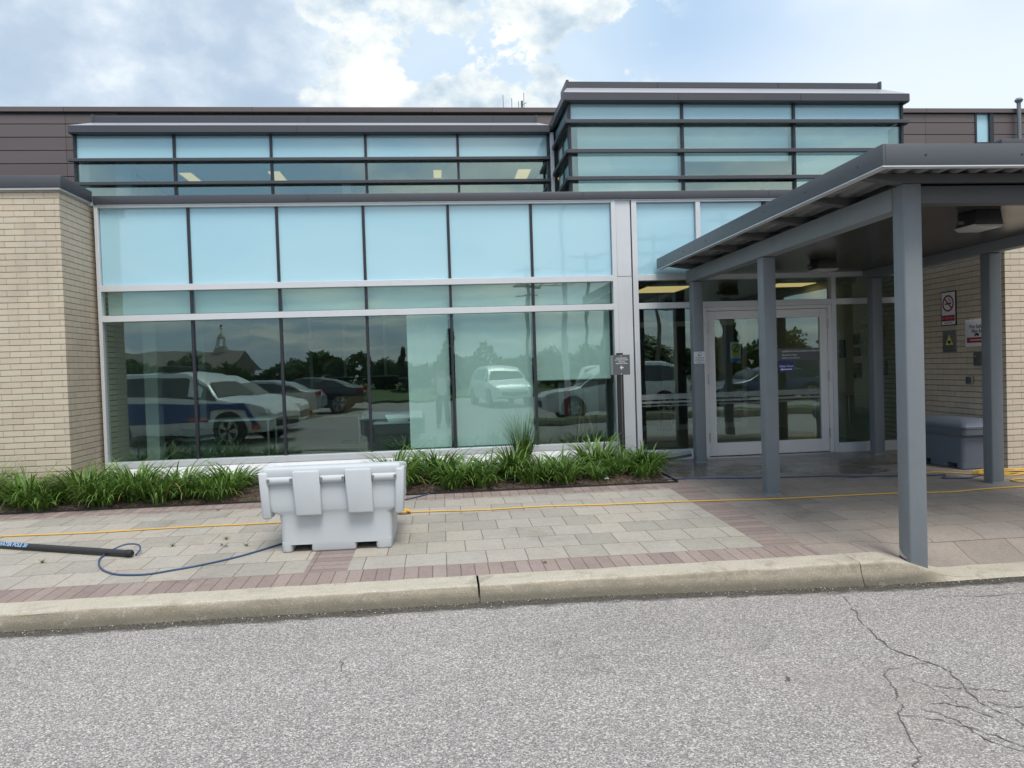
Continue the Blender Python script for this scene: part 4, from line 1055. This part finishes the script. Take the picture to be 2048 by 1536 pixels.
# ------------------------------------------------------------------ planting
def blade(g, bx_, by_, bz, az, L, lean, wd, droop, seg=7):
    p = Vector((bx_, by_, bz)); ang = lean; rows = []
    d = Vector((math.cos(az), math.sin(az), 0)); s = Vector((-d.y, d.x, 0)); st = L / seg
    for k in range(seg + 1):
        u = k / seg; w_ = wd * (.55 + 1.2 * u) if u < .38 else wd * (1.0 - (u - .38) / .62) ** .75
        w_ = max(w_, .0008)
        rows.append((p - s * w_, p + s * w_))
        p = p + (d * math.sin(ang) + Vector((0, 0, 1)) * math.cos(ang)) * st
        ang += droop * (.4 + 1.7 * u) / seg
        s = (s + d * rnd.uniform(-.1, .1)).normalized()
    g.add([v for r in rows for v in r], [(2 * i, 2 * i + 1, 2 * i + 3, 2 * i + 2) for i in range(seg)], 0, True)
def lily(seed, h, nb, spread):
    r = random.Random(seed); g = MB()
    for k in range(nb):
        a = r.uniform(0, 6.283); rr = spread * .32 * math.sqrt(r.random())
        inner = r.random()
        blade(g, rr * math.cos(a), rr * math.sin(a), -.02, a + r.uniform(-.7, .7), h * r.uniform(.85, 1.5) * (.75 + .45 * inner), .08 + .55 * (1 - inner) * r.uniform(.5, 1.2), r.uniform(.008, .0145), r.uniform(1.1, 2.7))
    return g
LM = []
for i, (h, nb, sp_) in enumerate(((.44, 190, .5), (.48, 200, .55), (.42, 180, .5), (.34, 110, .42), (.47, 210, .58))):
    o = lily(40 + i, h, nb, sp_).build('lily_foliage', LILY, sharp=False); LM.append(o.data); bpy.data.objects.remove(o)
PL = [
 (-6.05, -1.25, 0, 1., 'daylily clump at the outer end of the bed under the brick wing'),
 (-5.65, -1.0, 4, 1., 'daylily clump against the brick wing, second from the outer end'),
 (-5.3, -1.32, 1, .95, 'daylily clump at the paver edge below the plain brick wing'),
 (-4.95, -1.05, 2, 1.05, 'daylily clump hugging the brick wing just before its corner'),
 (-4.72, -1.42, 0, .95, 'daylily clump in front of the brick corner at the paver edge'),
 (-4.35, -.85, 1, 1.1, 'tall daylily clump tucked beside the brick return wall'),
 (-4.15, -1.3, 4, 1., 'daylily clump below the first tall window at the paver edge'),
 (-3.75, -.95, 2, 1.05, 'daylily clump against the white panel below the first tall window'),
 (-3.55, -1.35, 1, .95, 'daylily clump at the paver edge below the first window mullion'),
 (-3.2, -1.02, 0, 1., 'daylily clump against the white panel below the first window mullion'),
 (-2.95, -1.35, 2, .95, 'daylily clump at the paver edge below the second tall window'),
 (-2.6, -1.0, 4, .98, 'daylily clump against the white panel below the second tall window'),
 (-.62, -.95, 0, 1.05, 'daylily clump rising behind the pale bin lid corner'),
 (-.55, -1.35, 1, 1., 'daylily clump at the paver edge beside the pale bin'),
 (-.1, -.85, 4, 1.1, 'dense daylily clump below the half covered fourth window'),
 (.22, -1.3, 2, 1.1, 'daylily clump above the spot where a blue hose leaves the bed'),
 (.55, -.75, 3, 1.1, 'thin daylily clump against the white panel under the wide blind'),
 (.85, -1.12, 0, .98, 'daylily clump in front of the tall ornamental grass'),
 (1.22, -1.3, 2, .9, 'daylily clump at the paver edge below the half drawn blind'),
 (1.5, -.8, 3, 1.05, 'sparse daylily clump against the white panel below the half drawn blind'),
 (1.72, -1.1, 3, .9, 'low sparse daylily clump before the window with the easel'),
 (2.02, -.6, 1, 1.08, 'tall daylily clump just before the sign post'),
 (2.18, -1.2, 3, 1.05, 'small bright daylily clump at the paver edge under the sign post'),
 (2.55, -.95, 0, 1.08, 'daylily clump filling the bed corner nearest the entrance'),
 (-5.85, -1.5, 2, .9, 'low daylily clump spilling onto the pavers under the brick wing'),
 (-4.5, -1.52, 3, 1.1, 'low daylily clump spilling onto the pavers before the brick corner'),
 (-3.85, -1.5, 0, .85, 'low daylily clump spilling onto the pavers below the first tall window'),
 (-3.25, -1.5, 3, 1.1, 'low daylily clump spilling onto the pavers beside the first mullion line'),
 (-2.6, -1.48, 1, .8, 'low daylily clump spilling onto the pavers before the second tall window'),
 (.1, -1.5, 3, .9, 'little daylily clump spilling over the bed edge past the pale bin'),
 (1.05, -1.42, 3, 1., 'little daylily clump at the bed edge before the ornamental grass'),
 (.45, -1.45, 3, 1., 'little daylily clump at the bed edge under the wide blind'),
 (1.45, -1.5, 3, .9, 'little daylily clump at the bed edge before the half drawn blind'),
 (1.85, -1.42, 2, .62, 'short bushy daylily clump at the bed edge before the easel window'),
 (2.42, -1.42, 3, .9, 'short daylily clump at the bed corner in front of the sign post'),
 (2.72, -.7, 4, .8, 'daylily clump behind the corner one, beside the grey drain pipe')]
for i, (x, y, k, s_, lab) in enumerate(PL):
    o = bpy.data.objects.new('daylily', LM[k]); COL.objects.link(o)
    o.location = (x, y, SLOPE * y + .02); o.rotation_euler = (0, 0, i * 2.1); o.scale = (s_ * 1.06, s_ * 1.06, s_ * .93 * (.95 if y < -1.05 else .78) * (.88 + .28 * ((i * 7) % 5) / 4))
    tag(o, lab, 'plant', 'daylilies in the planting bed')
r = random.Random(77); g = MB()
for k in range(230):
    a = r.uniform(0, 6.283); rr = .10 * math.sqrt(r.random())
    blade(g, rr * math.cos(a), rr * math.sin(a), 0, a, r.uniform(.5, .86), r.uniform(.02, .3), r.uniform(.0025, .0042), r.uniform(.15, 1.1))
o = g.build('ornamental_grass', GRASSY, sharp=False); o.location = (1.06, -.42, -.01); tag(o, 'tall fine bladed ornamental grass tuft standing before the white panel', 'plant')
# drainage rag / small debris in the bed
t = MB().loft([rrect(0, 0, .045 - i * .01, .026 - i * .006, .012, .012 * i, 4) for i in range(3)], 0, True, True).build('plastic_scrap', BLIND); t.location = (1.95, -1.5, -.01); tag(t, 'crumpled white scrap of plastic at the edge of the planting bed', 'litter')
# a few leaves on the pavers
g0 = MB(); g0.add([(-.02, 0, .004), (0, -.01, .007), (.024, .002, .005), (.002, .012, .012)], [(0, 1, 2, 3)])
lm = g0.build('fallen_leaf', mat('dead_leaf', (.16, .10, .05), .8)); lm_d = lm.data; bpy.data.objects.remove(lm)
for i, (x, y, lab) in enumerate(((-1.93, -3.62, 'brown fallen leaf near the foot of the pale bin'), (-1.98, -3.55, 'brown fallen leaf touching another beside the bin'), (-2.45, -2.05, 'brown fallen leaf near the back edge of the pavers'), (.75, -4.62, 'brown fallen leaf on the red border pavers'))):
    o = bpy.data.objects.new('fallen_leaf', lm_d); COL.objects.link(o); o.location = gp(x, y, .002); o.rotation_euler = (0, 0, i * 1.7); o.scale = (1.2,) * 3
    tag(o, lab, 'leaf', 'fallen leaves')

# ------------------------------------------------------------------ what stands behind the photographer (seen mirrored in the glass)
rz_road = rz
def car_paint(name, col): return mat(name, col, .25, .1, spec=.7, var=.03)
CARW, CARD_, CARS, CARB = car_paint('white_car_paint', (.72, .74, .75)), car_paint('black_car_paint', (.025, .028, .032)), car_paint('silver_car_paint', (.36, .38, .40)), car_paint('blue_car_paint', (.05, .08, .16))
CARGL = mat('car_glass', (.018, .025, .025), .06, 0, spec=.8)
TYRE, RIM = RUBBER, mat('alloy_rim', (.45, .46, .47), .3, .8)
HL, TL = mat('headlight_lens', (.65, .68, .70), .1), mat('tail_light_lens', (.35, .02, .02), .2)
def car(name, lab, kind, paint, loc, rz, group='parked cars'):
    t = thing(name, lab, 'car', (loc[0], loc[1], rz_road(loc[0])), rz, group)
    L, W = 4.75, .92
    if kind == 'suv':
        H = 1.72; prof = [(-2.36, .36, .75, .78, .70), (-2.3, .3, 1.0, 1.05, .86), (-2.05, .26, 1.08, 1.58, .9), (-1.6, .26, 1.08, 1.70, .92), (-.4, .26, 1.06, 1.72, .92), (.35, .26, 1.04, 1.66, .92), (.75, .26, 1.03, 1.42, .92), (1.15, .26, 1.02, 1.09, .91), (1.8, .27, .96, .99, .88), (2.2, .30, .86, .88, .80), (2.38, .38, .68, .70, .62)]
    else:
        H = 1.43; prof = [(-2.38, .38, .72, .75, .66), (-2.2, .28, .90, .94, .82), (-1.7, .24, .95, .99, .88), (-1.2, .22, .93, 1.25, .90), (-.6, .22, .92, 1.41, .91), (.1, .22, .90, 1.43, .91), (.5, .22, .89, 1.30, .91), (1.05, .22, .88, .94, .90), (1.7, .24, .80, .83, .86), (2.15, .28, .70, .72, .78), (2.38, .36, .58, .60, .60)]
    def sect(p):
        x, zb, zw, zr, w_ = p; tp = .76 if zr - zw > .2 else .93
        return [(x, -w_ * .93, zb), (x, -w_, zb + .18), (x, -w_, (zb + zw) / 2 + .08), (x, -w_ * .965, zw), (x, -w_ * tp, zr - .03), (x, -w_ * tp * .8, zr), (x, 0, zr + .012),
                (x, w_ * tp * .8, zr), (x, w_ * tp, zr - .03), (x, w_ * .965, zw), (x, w_, (zb + zw) / 2 + .08), (x, w_, zb + .18), (x, w_ * .93, zb)]
    MB().loft([sect(p) for p in prof], 0, True, True).build('body', paint, t)
    cab = [p for p in prof if p[3] - p[2] > .2]
    for sgn in (-1, 1):
        lo = []; hi = []
        for p in ([prof[prof.index(cab[0]) - 1]] if kind != 'suv' else []) + cab + [prof[prof.index(cab[-1]) + 1]]:
            x, zb, zw, zr, w_ = p; d = max(zr - zw, .02); tp = .76 if d > .2 else .93
            f = lambda u: sgn * (w_ * .965 + (w_ * tp - w_ * .965) * u + .012)
            lo.append((x, f(.1), zw + .1 * d)); hi.append((x, f(.84), zw + .84 * d - .02))
        n = len(lo); g = MB(); g.add(lo + hi, [(i, i + 1, n + i + 1, n + i) for i in range(n - 1)]); g.build('side_window', CARGL, t)
    c, d = cab[-1], prof[prof.index(cab[-1]) + 1]
    MB().add([(c[0] + .03, -c[4] * .66, c[3] + .012), (c[0] + .03, c[4] * .66, c[3] + .012), (d[0] + .0, d[4] * .82, d[3] + .025), (d[0] + .0, -d[4] * .82, d[3] + .025)], [(0, 1, 2, 3)]).build('windscreen', CARGL, t)
    for x in (-1.42, 1.45):
        for sgn in (-1, 1):
            wz = .345; r_ = .345
            w_ = MB(); w_.tube([(x, sgn * (W - .19), wz), (x, sgn * (W + .012), wz)], r_, 24)
            wo = w_.build('wheel', TYRE, t)
            a = MB(); a.tube([(x, sgn * (W - .1), wz + .03), (x, sgn * (W + .004), wz + .03)], r_ + .07, 24); a.build('wheel_arch', BLACK, t)
            m_ = MB(); yy = sgn * (W + .016)
            for k in range(5):
                q = 2 * math.pi * k / 5; dq = .28
                m_.add([(x + rr_ * math.cos(q + e_), yy, wz + rr_ * math.sin(q + e_)) for rr_, e_ in ((.05, -dq * 1.6), (.235, -dq), (.235, dq), (.05, dq * 1.6))], [(0, 1, 2, 3)])
            v, f = ring(0, 0, .225, .255, 0); m_.add([(x + b_, yy, wz + c2) for a2, b_, c2 in v], f)
            m_.build('rim', RIM, wo)
    fz = prof[-2][2] - .1
    for sgn in (-1, 1):
        MB().prism([(2.05, fz), (2.30, fz - .04), (2.27, fz + .06), (2.0, fz + .11)], 1, sgn * .60, sgn * (.83 if kind == 'suv' else .80)).build('headlight', HL, t)
        MB().box(-2.385, -2.2, min(sgn * .55, sgn * .83), max(sgn * .55, sgn * .83), .78, .92).build('tail_light', TL, t)
    MB().box(2.2, 2.40, -.55, .55, .42, .60).build('grille', BLACK, t, .02)
    return t
suv = car('patrol_suv', 'white security SUV with blue side band, orange patches and roof light bar', 'suv', CARW, (-6.15, -8.75, ROADZ), R(17)); suv.scale = (1.06, 1.06, 1.05)
LIVB, LIVO = mat('livery_blue', (.015, .05, .24), .3, var=.04), mat('livery_orange', (.55, .12, .03), .3, var=.04)
for sgn in (-1, 1):
    yy = sgn * .928
    g = MB(); g.add([(-2.2, yy, .54), (.95, yy, .54), (1.0, yy, .80), (1.45, yy, .86), (1.9, yy, .80), (2.0, yy * .97, .46), (2.15, yy * .93, .46), (1.85, yy * .96, .96), (-2.2, yy, 1.0)], [(0, 1, 2, 3, 4, 5, 6, 7, 8)]); g.build('livery_band', LIVB, suv)
    g = MB(); g.add([(.45, yy * 1.002, .56), (.93, yy * 1.002, .56), (.95, yy * 1.002, .64), (.5, yy * 1.002, .64)], [(0, 1, 2, 3)]); g.add([(2.0, yy * .972, .34), (2.17, yy * .92, .36), (2.15, yy * .935, .47), (1.99, yy * .975, .47)], [(0, 1, 2, 3)]); g.build('livery_patch', LIVO, suv)
g = MB(); g.box(-.45, .05, -.62, .62, 1.76, 1.85); g.box(-.3, -.2, -.55, .55, 1.71, 1.76); g.build('light_bar', BLACK, suv, .02)
GR = .1
car('parked_car', 'white SUV parked behind the grass strip with its nose to the west', 'suv', CARW, (5.55, -13.3, ROADZ), math.pi)
car('parked_car', 'dark sedan parked beyond the driving lane facing away', 'sedan', CARD_, (-5.5, -20.6, ROADZ), math.pi)
car('parked_car', 'silver sedan parked beside the dark sedan', 'sedan', CARS, (-6.8, -18.2, ROADZ), math.pi)
car('parked_car', 'white SUV parked just beyond the patrol car', 'suv', CARW, (-6.3, -11.4, ROADZ), R(3))
car('parked_car', 'white SUV parked nose on across the car park', 'suv', CARW, (2.6, -22, ROADZ), R(80))
car('parked_car', 'white SUV in the far row near the grass verge', 'suv', CARW, (8.0, -20, ROADZ), R(4))
car('parked_car', 'blue sedan in the far row near the road', 'sedan', CARB, (12.6, -17.5, ROADZ), R(178))
car('parked_car', 'black SUV in the far row behind the blue sedan', 'suv', CARD_, (15.5, -21.5, ROADZ), R(175))
# grass strips and verge
GRASS = mat('lawn', (.075, .115, .03), .9, var=.35, vscale=9, bmp=.02, bscale=50)
g = MB(); g.prism([(2.6, -11.9), (18, -11.9), (18, -10.95), (2.6, -10.95)], 2, ROADZ - .12, ROADZ + .13, 1); g.add([(2.72, -11.78, ROADZ + .134), (18, -11.78, ROADZ + .134), (18, -11.07, ROADZ + .134), (2.72, -11.07, ROADZ + .134)], [(0, 1, 2, 3)])
tag(g.build('grass_strip', [GRASS, KERB]), kind='structure')
g = MB(); g.prism([(-120, -80), (120, -80), (120, -28), (-120, -28)], 2, ROADZ - .12, ROADZ + .12); tag(g.build('verge', GRASS), kind='structure')
# trees
def crown_mesh(seed, w_, h, z0, n, q, conif=False):
    r = random.Random(seed); g = MB()
    blobs = []
    for k in range(16 if not conif else 14):
        u = k / (13. if conif else 15.)
        if conif: rr = w_ * (1 - u) * .75 + .2; a = r.uniform(0, 6.28); blobs.append((rr * .55 * math.cos(a), rr * .55 * math.sin(a), z0 + h * u, rr * .75 + .15, h * .07))
        else:
            a = r.uniform(0, 6.28); e = r.uniform(-.4, 1.); rr = w_ * .6 * math.sqrt(1 - max(0, e) ** 2) * r.uniform(.5, 1)
            blobs.append((rr * math.cos(a), rr * math.sin(a), z0 + h * (.42 + .42 * e), w_ * r.uniform(.28, .46), h * r.uniform(.14, .24)))
    for k in range(n):
        bx_, by_, bz, br, bh = r.choice(blobs)
        d = Vector((r.gauss(0, 1), r.gauss(0, 1), r.gauss(0, 1))).normalized() * (r.random() ** .4)
        c = Vector((bx_ + d.x * br, by_ + d.y * br, bz + d.z * bh))
        a = Vector((r.gauss(0, 1), r.gauss(0, 1), r.gauss(0, 1))).normalized(); b_ = a.orthogonal().normalized(); s = q * r.uniform(.6, 1.3)
        g.add([c - a * s, c + b_ * s * .55, c + a * s, c - b_ * s * .55], [(0, 1, 2, 3)])
    return g
def tree_proto(seed, w_, h, conif):
    cr = crown_mesh(seed, w_, h * (.95 if not conif else .95), h * (-.08 if not conif else .03), 2400, .30 if not conif else .26, conif)
    o = cr.build('crown', CONIF if conif else TREEL); r = random.Random(seed)
    g = MB(); g.tube([(0, 0, 0), (.05, .02, h * .3), (0, .05, h * .75)], [.028 * h, .02 * h, .006 * h], 8)
    for k in range(6):
        a = r.uniform(0, 6.28); z = h * r.uniform(.28, .55); g.tube([(0, 0, z), (w_ * .3 * math.cos(a), w_ * .3 * math.sin(a), z + h * .12), (w_ * .6 * math.cos(a), w_ * .6 * math.sin(a), z + h * .2)], [.011 * h, .008 * h, .003 * h], 6)
    tr = g.build('trunk', BARK); d = (o.data, tr.data); bpy.data.objects.remove(o); bpy.data.objects.remove(tr); return d
TP = [tree_proto(1, 3.2, 7., False), tree_proto(2, 2.6, 6., False), tree_proto(3, 1.9, 8.5, True)]
TR = [(-30, -46, 0, 1.0), (-24, -49, 1, 1.), (-19.5, -33, 2, 1.), (-12, -52, 0, .72), (-8.4, -50, 1, .8), (-4.8, -53, 0, .75), (-1.5, -50, 1, .75), (.6, -37, 2, .78), (-2.8, -46, 2, .62), (2.6, -55, 0, .7), (6.0, -52, 1, .78), (9.5, -50, 0, .95), (13, -53, 1, 1.1), (12.2, -40, 2, 1.0), (16.5, -48, 0, 1.), (20, -44, 2, 1.), (23.5, -50, 1, 1.1), (28, -47, 0, 1.1), (34, -50, 1, 1.2), (-36, -50, 1, 1.2), (40, -48, 0, 1.2), (-17, -47, 1, .7), (18.8, -36, 2, .85)]
NM = ['broad leafy tree', 'rounded leafy tree', 'dark pointed conifer']
WH = ['by the far west end of the verge', 'behind the domed hall', 'beside the old ash limb near the hall', 'in the hedge line past the hall', 'in the hedge line, next along', 'in the hedge line behind the dark sedan', 'in the middle of the hedge line', 'standing forward of the hedge line at its middle', 'small among the hedge line trees', 'far back in the hedge line', 'in the hedge line behind the nose on SUV', 'behind the tallest utility pole', 'between two utility poles', 'forward of the utility poles', 'behind the traffic signals', 'close to the traffic signals', 'past the traffic signals', 'far along the eastern verge', 'further along the eastern verge', 'at the westernmost edge of the verge', 'at the easternmost edge of the verge', 'between the hall and the hedge line', 'near the signal pole, forward of the others']
for (x, y, k, s_), wh in zip(TR, WH):
    t = thing('tree', NM[k] + ' ' + wh, 'tree', (x, y, ROADZ + .1), x * 3.7, 'trees along the far verge'); t.scale = (s_ * .8, s_ * .8, s_ * .6)
    for nm, d in zip(('crown', 'trunk'), TP[k]):
        o = bpy.data.objects.new(nm, d); COL.objects.link(o); o.parent = t
# hedge
r = random.Random(5); g = MB()
for k in range(9000):
    x = r.uniform(-45, 45); hh = 2.6 + .6 * math.sin(x * .5) + .5 * math.sin(x * 1.7 + 1) ; z = hh * r.random() ** .6; y = -56 + r.uniform(-1.2, 1.2)
    a = Vector((r.gauss(0, 1), r.gauss(0, 1), r.gauss(0, 1))).normalized(); b_ = a.orthogonal().normalized(); s = .34 * r.uniform(.6, 1.4); c = Vector((x, y, z + ROADZ))
    g.add([c - a * s, c + b_ * s * .6, c + a * s, c - b_ * s * .6], [(0, 1, 2, 3)])
tag(g.build('hedge', TREEL), 'long dark hedge closing off the far side of the verge', 'hedge')
# utility poles with wires
POLEW = mat('weathered_pole', (.20, .17, .14), .9)
for i, (x, y, h) in enumerate(((6.5, -44, 9.), (10.2, -40, 9.5), (13.8, -36, 10.), (17.2, -33, 10.5), (8.4, -60, 10.))):
    t = thing('utility_pole', ('slim wooden utility pole with two crossarms, ' + ['shortest of the row', 'next after the shortest', 'mid row', 'tallest of the row', 'set far back'][i]), 'utility pole', (x, y, ROADZ), 0, 'utility poles along the street')
    MB().tube([(0, 0, 0), (0, 0, h)], [.16, .1], 10).build('pole', POLEW, t)
    for z in (h - .4, h - 1.5): MB().box(-1.1, 1.1, -.06, .06, z - .06, z + .06).build('crossarm', POLEW, t)
    g = MB()
    if i < 3:
        for z in (h - .4, h - 1.5):
            for sx in (-1, 0, 1): g.tube([(sx, 0, z + .1), (sx + 1.75, 2.0, z - .1), (sx + 3.5, 3.9, z + .55)], .02, 5)
        g.build('wire', BLACK, t)
for i, (x, y, h, lab) in enumerate(((4.6, -16.5, 7.2, 'tall pale street light column beyond the white SUV'), (15., -30, 8., 'tall pale street light column by the traffic signals'))):
    t = thing('street_light', lab, 'street light', (x, y, ROADZ), 0, 'street lights')
    MB().tube([(0, 0, 0), (0, 0, h), (.3, 0, h + .5), (1.3, 0, h + .7)], [.11, .07, .05, .04], 10).build('column', SILVER, t); MB().box(1.2, 1.8, -.12, .12, h + .64, h + .76).build('lamp_head', SILVER, t, .02)
SIGY = mat('signal_yellow', (.55, .33, .03), .5)
for i, (x, y) in enumerate(((14.2, -28), (16.8, -27))):
    t = thing('traffic_signal', ['yellow traffic signal on a slim pole', 'yellow traffic signal further along the verge'][i], 'traffic signal', (x, y, ROADZ), 0, 'traffic signals')
    MB().tube([(0, 0, 0), (0, 0, 4.2)], .08, 8).build('pole', SILVER, t); MB().box(-.2, .2, .1, .36, 3.0, 4.1).build('housing', SIGY, t, .02)
    for z in (3.25, 3.6, 3.92): MB().tube([(0, .355, z), (0, .40, z)], .1, 12).build('lens', BLACK, t)
# hall with a cupola
HALLW, HALLR, COPPER = mat('hall_wall', (.36, .30, .24), .8), mat('hall_roof', (.14, .115, .10), .8), mat('cupola_cream', (.55, .5, .42), .6)
t = thing('hall', 'low hall with a brown pitched roof and a cream cupola topped by a weathervane', 'building', (-20.8, -62, ROADZ))
MB().box(-12, 2, -5, 5, 0, 2.3).build('wall', HALLW, t)
rf = MB().prism([(-5.6, 2.3), (5.6, 2.3), (0, 4.2)], 0, -12.4, 2.4).build('roof', HALLR, t)
cu = MB(); cu.box(-.5, .5, -.5, .5, 3.8, 4.45)
for sx in (-.36, .36):
    for s2 in (-.36, .36): cu.tube([(sx, s2, 4.45), (sx, s2, 5.05)], .07, 8)
cu.loft([[(r_ * math.cos(a), r_ * math.sin(a), z) for a in [2 * math.pi * k / 12 for k in range(12)]] for z, r_ in ((5.05, .56), (5.12, .56), (5.3, .47), (5.48, .3), (5.6, .08))], 0, True, True)
cu.build('cupola', COPPER, rf)
g = MB(); g.tube([(0, 0, 5.55), (0, 0, 6.6)], .04, 6); g.box(-.3, .3, -.03, .03, 6.0, 6.06); g.prism([(-.28, 6.3), (.05, 6.26), (.28, 6.45), (0, 6.5)], 1, -.03, .03); g.build('weathervane', BLACK, rf)
for xx in (-10, -7, -4.5, -2, .8): 
    wf_ = MB().box(xx - .6, xx + .6, 5.0, 5.06, .8, 2.0).build('window', WHITEI, t); MB().box(xx - .5, xx + .5, 5.061, 5.08, .9, 1.9).build('pane', CARGL, wf_)

# ------------------------------------------------------------------ the photographer, mirrored faintly in the blinds
SKIN = mat('skin', (.42, .24, .17), .5, var=.05); SHIRT = mat('white_shirt', (.70, .71, .72), .8, var=.05, bmp=.003, bscale=30); TROUS = mat('dark_trousers', (.035, .04, .055), .85); HAIR = mat('dark_hair', (.03, .02, .015), .6, var=.3, vscale=60)
def skin(name, pts, edges, m, parent, sub=2):
    """grow one continuous surface round a skeleton of (x, y, z, radius) joints; the first joint is the root"""
    me = bpy.data.meshes.new(name); me.from_pydata([p[:3] for p in pts], edges, []); me.materials.append(m)
    o = bpy.data.objects.new(name, me); COL.objects.link(o)
    o.modifiers.new('skin', 'SKIN').use_smooth_shade = True
    sv = me.skin_vertices[0].data
    for i, p in enumerate(pts):
        r_ = p[3]; sv[i].radius = r_ if isinstance(r_, tuple) else (r_, r_)
        sv[i].use_root = (i == 0)
    o.modifiers.new('subdivision', 'SUBSURF').levels = sub; o.modifiers['subdivision'].render_levels = sub
    if parent: o.parent = parent
    return o
PYO = -10.78
def Y(d): return PYO + d
body = [(0, Y(0), .66, .13), (0, Y(.0), .86, .125), (0, Y(.01), 1.04, (.15, .11)), (0, Y(.0), 1.175, .085), (0, Y(.02), 1.245, .052), (0, Y(.055), 1.30, .062), (0, Y(.07), 1.375, .088), (0, Y(.06), 1.44, .066)]
ed_ = [(i, i + 1) for i in range(7)]
for sx in (-1, 1):
    k = len(body)
    body += [(sx * .175, Y(.0), 1.165, .058), (sx * .235, Y(.07), .97, .044), (sx * .16, Y(.30), 1.17, .034), (sx * .105, Y(.42), 1.335, .026), (sx * .088, Y(.447), 1.372, .028)]
    ed_ += [(3, k), (k, k + 1), (k + 1, k + 2), (k + 2, k + 3), (k + 3, k + 4)]
    for f_ in range(4):
        b0 = len(body); zz = 1.40 - .022 * f_; ln = (.055, .062, .06, .048)[f_]
        body += [(sx * .083, Y(.466), zz, .0095), (sx * (.083 - ln * .5), Y(.474), zz + .002, .0085), (sx * (.083 - ln), Y(.471), zz, .007)]
        ed_ += [(k + 4, b0), (b0, b0 + 1), (b0 + 1, b0 + 2)]
    b0 = len(body); body += [(sx * .074, Y(.430), 1.352, .0115), (sx * .058, Y(.428), 1.372, .010), (sx * .044, Y(.432), 1.388, .008)]; ed_ += [(k + 3, b0), (b0, b0 + 1), (b0 + 1, b0 + 2)]
    k = len(body)
    body += [(sx * .095, Y(.0), .60, .092), (sx * .11, Y(.025), .22, .062), (sx * .12, Y(-.02), -.16, .042), (sx * .13, Y(.10), -.225, .034), (sx * .135, Y(.17), -.232, .026)]
    ed_ += [(0, k), (k, k + 1), (k + 1, k + 2), (k + 2, k + 3), (k + 3, k + 4)]
P = skin('person', body, ed_, SKIN, None)
tag(P, 'person in a white shirt and dark trousers holding up a phone to take the picture', 'person')
sh = [(0, Y(0), .62, .152), (0, Y(0), .86, .148), (0, Y(.01), 1.04, (.168, .13)), (0, Y(0), 1.165, .098), (0, Y(.01), 1.215, .062)]; e2 = [(0, 1), (1, 2), (2, 3), (3, 4)]
for sx in (-1, 1):
    k = len(sh); sh += [(sx * .178, Y(0), 1.16, .074), (sx * .222, Y(.05), 1.02, .064)]; e2 += [(3, k), (k, k + 1)]
skin('shirt', sh, e2, SHIRT, P)
tr_ = [(0, Y(0), .66, .148), (0, Y(0), .72, .14)]; e2 = [(0, 1)]
for sx in (-1, 1):
    k = len(tr_); tr_ += [(sx * .097, Y(0), .57, .106), (sx * .112, Y(.02), .22, .082), (sx * .122, Y(-.015), -.16, .066)]; e2 += [(0, k), (k, k + 1), (k + 1, k + 2)]
skin('trousers', tr_, e2, TROUS, P)
skin('hair', [(0, Y(.035), 1.42, .092), (0, Y(.01), 1.36, .072), (0, Y(.0), 1.31, .05)], [(0, 1), (1, 2)], HAIR, P)
for sx in (-1, 1):
    skin('shoe', [(sx * .122, Y(-.04), -.20, .052), (sx * .13, Y(.08), -.212, .046), (sx * .137, Y(.19), -.222, .034)], [(0, 1), (1, 2)], BLACK, P)
    MB().loft([[(sx * .031 + r_ * math.cos(a), Y(.1565 + .004 * (1 - r_ / .012)), 1.385 + r_ * .6 * math.sin(a)) for a in [2 * math.pi * k / 10 for k in range(10)]] for r_ in (.012, .004)], 0, True, True).build('eye', BLACK, P)
    skin('ear', [(sx * .088, Y(.055), 1.365, .012), (sx * .096, Y(.045), 1.385, .014)], [(0, 1)], SKIN, P)
skin('nose', [(0, Y(.158), 1.375, .010), (0, Y(.168), 1.355, .014)], [(0, 1)], SKIN, P)
MB().box(-.022, .022, Y(.146), Y(.151), 1.318, 1.325).build('mouth', mat('lips', (.28, .10, .09), .5), P)
t = thing('phone', 'slim black phone held up sideways in the photographer\'s hands', 'phone', (0, Y(.452), 1.385))
MB().box(-.076, .076, -.004, .004, -.037, .037).build('case', BLACK, t, .003); MB().tube([(0, .0042, 0), (0, .006, 0)], .006, 12).build('lens', CARGL, t)

WM = []
for i in range(2):
    r = random.Random(i + 3); g = MB()
    for k in range(9): blade(g, 0, 0, 0, k * .75, r.uniform(.03, .06), r.uniform(.5, 1.1), .005, .8, 3)
    o = g.build('weed', LILY, sharp=False); WM.append(o.data); bpy.data.objects.remove(o)
for i, (x, y, lab) in enumerate(((-2.42, -3.5, 'tiny weed in a paver joint above the blue hose loop'), (-2.0, -3.35, 'tiny weed in a paver joint between the pole end and the pale bin'), (-3.35, -3.82, 'tiny weed in a paver joint below the black pole'), (-1.75, -3.62, 'tiny weed in a paver joint close to the pale bin foot'))):
    o = bpy.data.objects.new('weed', WM[i % 2]); COL.objects.link(o); o.location = gp(x, y, .001); o.rotation_euler = (0, 0, i); tag(o, lab, 'weed', 'weeds in the paving')
